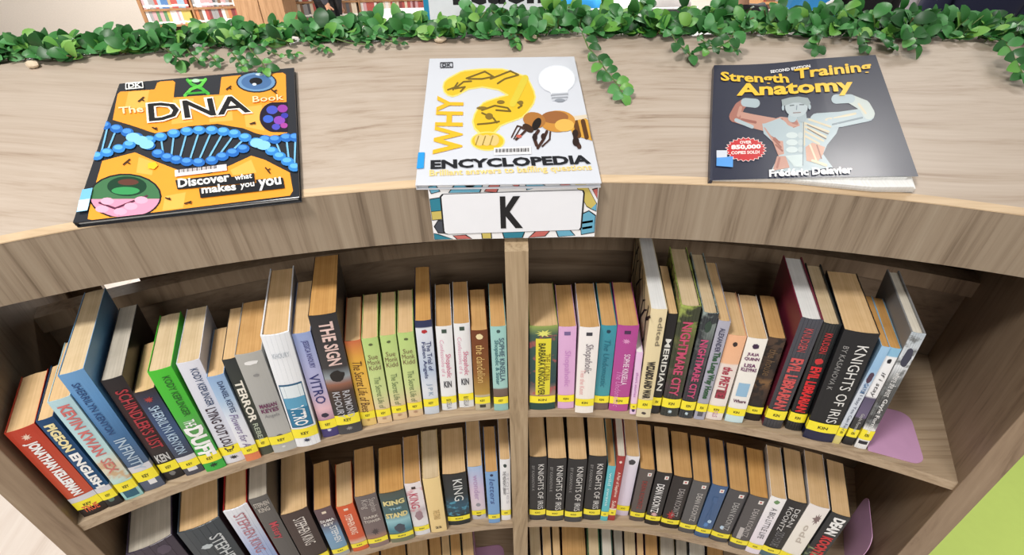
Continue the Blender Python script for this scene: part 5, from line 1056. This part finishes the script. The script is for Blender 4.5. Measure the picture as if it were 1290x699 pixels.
def person(label, loc, rz, seated=False, top=(40, 40, 44), trousers=(30, 30, 34), shoes=(30, 30, 32), reach=False, long_hair=False, turn=0.0):
    root = empty('person', loc, (0, 0, rz)); tag(root, label, 'person')
    hz = .60 if seated else .93
    J = {}
    def add(n, p, r): J[n] = (Vector(p), r)
    add('pelvis', (0, 0, hz), .115); add('waist', (0, .0, hz+.17), .105); add('chest', (0, .0, hz+.36), .125); add('base', (0, .01, hz+.50), .07); add('neck', (0, .0, hz+.57), .05)
    add('jaw', (0, -.015, hz+.64), .066); add('head', (0, .0, hz+.72), .085); add('crown', (0, .005, hz+.79), .05)
    ed = [('pelvis','waist'),('waist','chest'),('chest','base'),('base','neck'),('neck','jaw'),('jaw','head'),('head','crown')]
    for s, k in ((-1, 'L'), (1, 'R')):
        add('sh'+k, (s*.17, 0, hz+.47), .055)
        if seated or reach: el_, wr = (s*.23, -.10, hz+.24), (s*.14, -.33, hz+.27)
        else: el_, wr = (s*.22, .02, hz+.19), (s*.23, -.05, hz-.05)
        add('el'+k, el_, .04); add('wr'+k, wr, .027)
        hd = (Vector(wr)-Vector(el_)).normalized(); pm = Vector(wr)+hd*.07; add('palm'+k, pm, .026)
        ed += [('chest','sh'+k), ('sh'+k,'el'+k), ('el'+k,'wr'+k), ('wr'+k,'palm'+k)]
        sdv = hd.cross(Vector((s, 0, .2))).normalized(); nv = hd.cross(sdv).normalized()
        for i, (off, ln) in enumerate(((-.03, .07), (-.01, .08), (.01, .075), (.03, .06))):
            add('f%d%s' % (i, k), pm+sdv*off+hd*ln*.55, .0095); add('g%d%s' % (i, k), pm+sdv*off+hd*ln*.9+nv*.02, .008); ed += [('palm'+k, 'f%d%s' % (i, k)), ('f%d%s' % (i, k), 'g%d%s' % (i, k))]
        add('t0'+k, Vector(wr)+hd*.03-sdv*.04, .011); add('t1'+k, Vector(wr)+hd*.065-sdv*.055+nv*.01, .009); ed += [('wr'+k, 't0'+k), ('t0'+k, 't1'+k)]
        if seated: kn, an = (s*.11, -.42, hz+.0), (s*.11, -.40, .09)
        else: kn, an = (s*.095, -.015, .5), (s*.10, .02, .09)
        add('hip'+k, (s*.09, 0 if not seated else -.05, hz-.05), .085); add('kn'+k, kn, .058); add('an'+k, an, .042); add('toe'+k, (an[0]+s*.015, an[1]-.15, .04), .036)
        ed += [('pelvis','hip'+k), ('hip'+k,'kn'+k), ('kn'+k,'an'+k), ('an'+k,'toe'+k)]
    names = list(J)
    def sub_(keep, grow, name, m_, sub=1):
        ks = [n for n in names if n in keep]; ix = {n: i for i, n in enumerate(ks)}
        return skin_obj(name, [J[n][0] for n in ks], [(ix[a], ix[b]) for a, b in ed if a in ix and b in ix], [J[n][1]+grow for n in ks], m_, root, sub)
    sub_(names, 0, 'body', SKIN)
    sub_(['pelvis','waist','chest','base','shL','elL','wrL','shR','elR','wrR'], .016, 'shirt', mat(top, .8))
    sub_(['pelvis','hipL','knL','anL','hipR','knR','anR'], .018, 'trousers', mat(trousers, .85))
    for k in 'LR': sub_(['an'+k, 'toe'+k], .012, 'shoe', mat(shoes, .5))
    m = MB(); c = J['head'][0]
    for i in range(8):
        for j in range(16):
            q = []
            for (ii, jj) in ((i, j), (i, j+1), (i+1, j+1), (i+1, j)):
                ph = math.pi*.62*ii/8; t = 2*math.pi*jj/16; x_, y_, z_ = math.sin(ph)*cos(t), math.sin(ph)*sin(t), cos(ph)
                if y_ < -.35: z_ = max(z_, .42)
                q.append((c.x+x_*.098, c.y+.012+y_*.108, c.z+.02+z_*.112))
            m.face(q, HAIR)
    m.build('hair', root, smooth=True)
    m = MB()
    for s in (-1, 1):
        m.add([(c.x+s*.032+.011*cos(t), c.y-.088+.0, c.z+.005+.006*sin(t)) for t in [2*math.pi*i/10 for i in range(10)]], [tuple(range(10))], mat((30, 24, 22), .3))
    m.add([(c.x-.02, c.y-.083, c.z-.065), (c.x, c.y-.087, c.z-.068), (c.x+.02, c.y-.083, c.z-.065), (c.x, c.y-.085, c.z-.058)], [(0, 1, 2, 3)], mat((170, 96, 88), .5))
    m.add([(c.x-.012, c.y-.082, c.z-.035), (c.x+.012, c.y-.082, c.z-.035), (c.x, c.y-.104, c.z-.032), (c.x, c.y-.084, c.z+.008)], [(0, 1, 2), (0, 2, 3), (2, 1, 3)], SKIN)
    m.build('face', root)
    return root
def at_floor(px, D): p = aty(px, 10, D); return (p.x, D, 0)
def chair(label, loc, rz, back=(60, 60, 64), frame=(220, 220, 222), mesh=False):
    r = empty('chair', loc, (0, 0, rz)); tag(r, label, 'chair')
    m = MB(); m.box(-.22, .22, -.22, .22, .43, .47, mat(back, .7)); m.build('seat', r, bevel=.01)
    bm_ = mat(back, .7)
    if mesh:
        bm_, n, l, b = new_mat('striped_mesh'); tc = n.new('ShaderNodeTexCoord'); wv = n.new('ShaderNodeTexWave'); wv.inputs['Scale'].default_value = 14; wv.bands_direction = 'DIAGONAL'
        cr = n.new('ShaderNodeValToRGB'); cr.color_ramp.elements[0].color = lin((52, 54, 60)); cr.color_ramp.elements[1].color = lin((150, 152, 158)); l.new(tc.outputs['Object'], wv.inputs['Vector']); l.new(wv.outputs['Fac'], cr.inputs['Fac']); l.new(cr.outputs['Color'], b.inputs['Base Color'])
    m = MB(); m.box(-.20, .20, .20, .215, .55, 1.02, bm_); m.build('backrest', r, bevel=.008)
    fm = mat(frame, .4)
    m = MB(); m.tube([(-.215, .2, .47), (-.215, .215, 1.03), (.215, .215, 1.03), (.215, .2, .47)], .012, fm); m.build('back_frame', r)
    for x in (-.2, .2):
        for y in (-.2, .2): m = MB(); m.tube([(x, y, 0), (x, y, .43)], .013, fm); m.build('leg', r)
    return r
person('person standing in black trousers before the far bookcases, legs in view', at_floor(415, 7.1), math.pi/2, top=(60, 60, 70), trousers=(26, 26, 30))
x_ = at_floor(838, 5.0); chair('grey chair under the person in a pale hooded top', x_, math.pi, (90, 90, 94)); person('person in a pale grey hooded top seated with back turned at the white table', x_, math.pi, True, top=(206, 200, 198), trousers=(60, 64, 80))
x_ = at_floor(728, 5.0); chair('dark chair under the person in a bright blue top', x_, math.pi+.3, (50, 50, 54)); person('person in a bright blue top seated at the white table right of the section sign', x_, math.pi+.3, True, top=(40, 146, 214), trousers=(26, 40, 84))
x_ = at_floor(932, 4.2); chair('dark chair under the person in black at right', x_, math.pi, (40, 40, 44)); person('person in plain black seated between the striped chair and orange-brown bookcase', x_, math.pi, True, top=(34, 32, 38), trousers=(34, 34, 40))
chair('chair with striped grey mesh back and white frame, right of the pale hooded person', at_floor(888, 3.7), math.pi, (70, 72, 78), (226, 226, 230), True)
person('person in a black top standing close behind the garland, right of the orange-brown bookcase', at_floor(1082, 3.3), .15, top=(22, 21, 26), trousers=(24, 24, 30))
person('person in a dark navy top standing at far right behind the garland', at_floor(1226, 2.5), math.pi, top=(18, 22, 52), trousers=(18, 20, 44))
# copier-like grey box
a = aty(1148, 20, 3.4); b = aty(1200, 20, 3.4)
r = empty('book_return_box', (a.x, 3.4, 0)); tag(r, 'grey box with a dark slot left of the person in navy', 'box')
m = MB(); m.box(0, b.x-a.x, 0, .4, 0, 1.34, mat((146, 142, 146), .5)); m.build('body', r, bevel=.01)
zs_ = aty(1170, 12, 3.4).z
m = MB(); m.box(.07, b.x-a.x-.02, -.004, .0, zs_-.02, zs_+.02, mat((24, 24, 26), .6)); m.build('slot', r)
# blue bag held on a stool
pB = aty(1018, 16, 2.1)
r = empty('plastic_bag', (pB.x, 2.1, 0)); 
st_ = empty('stool', (pB.x, 2.1, 0)); tag(st_, 'wooden stool carrying the blue bag behind the garland', 'stool')
m = MB(); m.prism([(.2*cos(t), .2*sin(t)) for t in [2*math.pi*i/20 for i in range(20)]], pB.z-.09, pB.z-.06, M_FAR2); m.build('seat', st_)
for i in range(4):
    t = math.pi/4+i*math.pi/2; m = MB(); m.tube([(.17*cos(t), .17*sin(t), 0), (.12*cos(t), .12*sin(t), pB.z-.09)], .014, M_FAR2); m.build('leg', st_)
tag(r, 'blue and white plastic bag standing behind the garland at right', 'bag'); r.location.z = pB.z-.0598
m = MB(); rr = random.Random(2)
bluep = mat((40, 132, 196), .35, 'blue_plastic'); prev = None
for k in range(7):
    z = .16*k/6; sc_ = (1, 1.06, 1.05, .98, .86, .62, .36)[k]; ring = [((.10*sc_+rr.uniform(-.006, .006))*cos(t), (.06*sc_+rr.uniform(-.006, .006))*sin(t), z) for t in [2*math.pi*i/16 for i in range(16)]]
    if prev:
        for i in range(16): m.face([prev[i], prev[(i+1) % 16], ring[(i+1) % 16], ring[i]], bluep)
    else: m.face(ring[::-1], bluep)
    prev = ring
m.face(prev, bluep); m.build('bag_body', r, smooth=True)
m = MB(); m.tube([(-.06, -.062, .05), (0, -.066, .08), (.07, -.058, .12)], .006, mat((240, 240, 240), .4)); m.build('print', r)
chair('white slatted chair at the far right edge behind the garland', at_floor(1276, 3.8), math.pi, (226, 226, 230), (230, 230, 232))
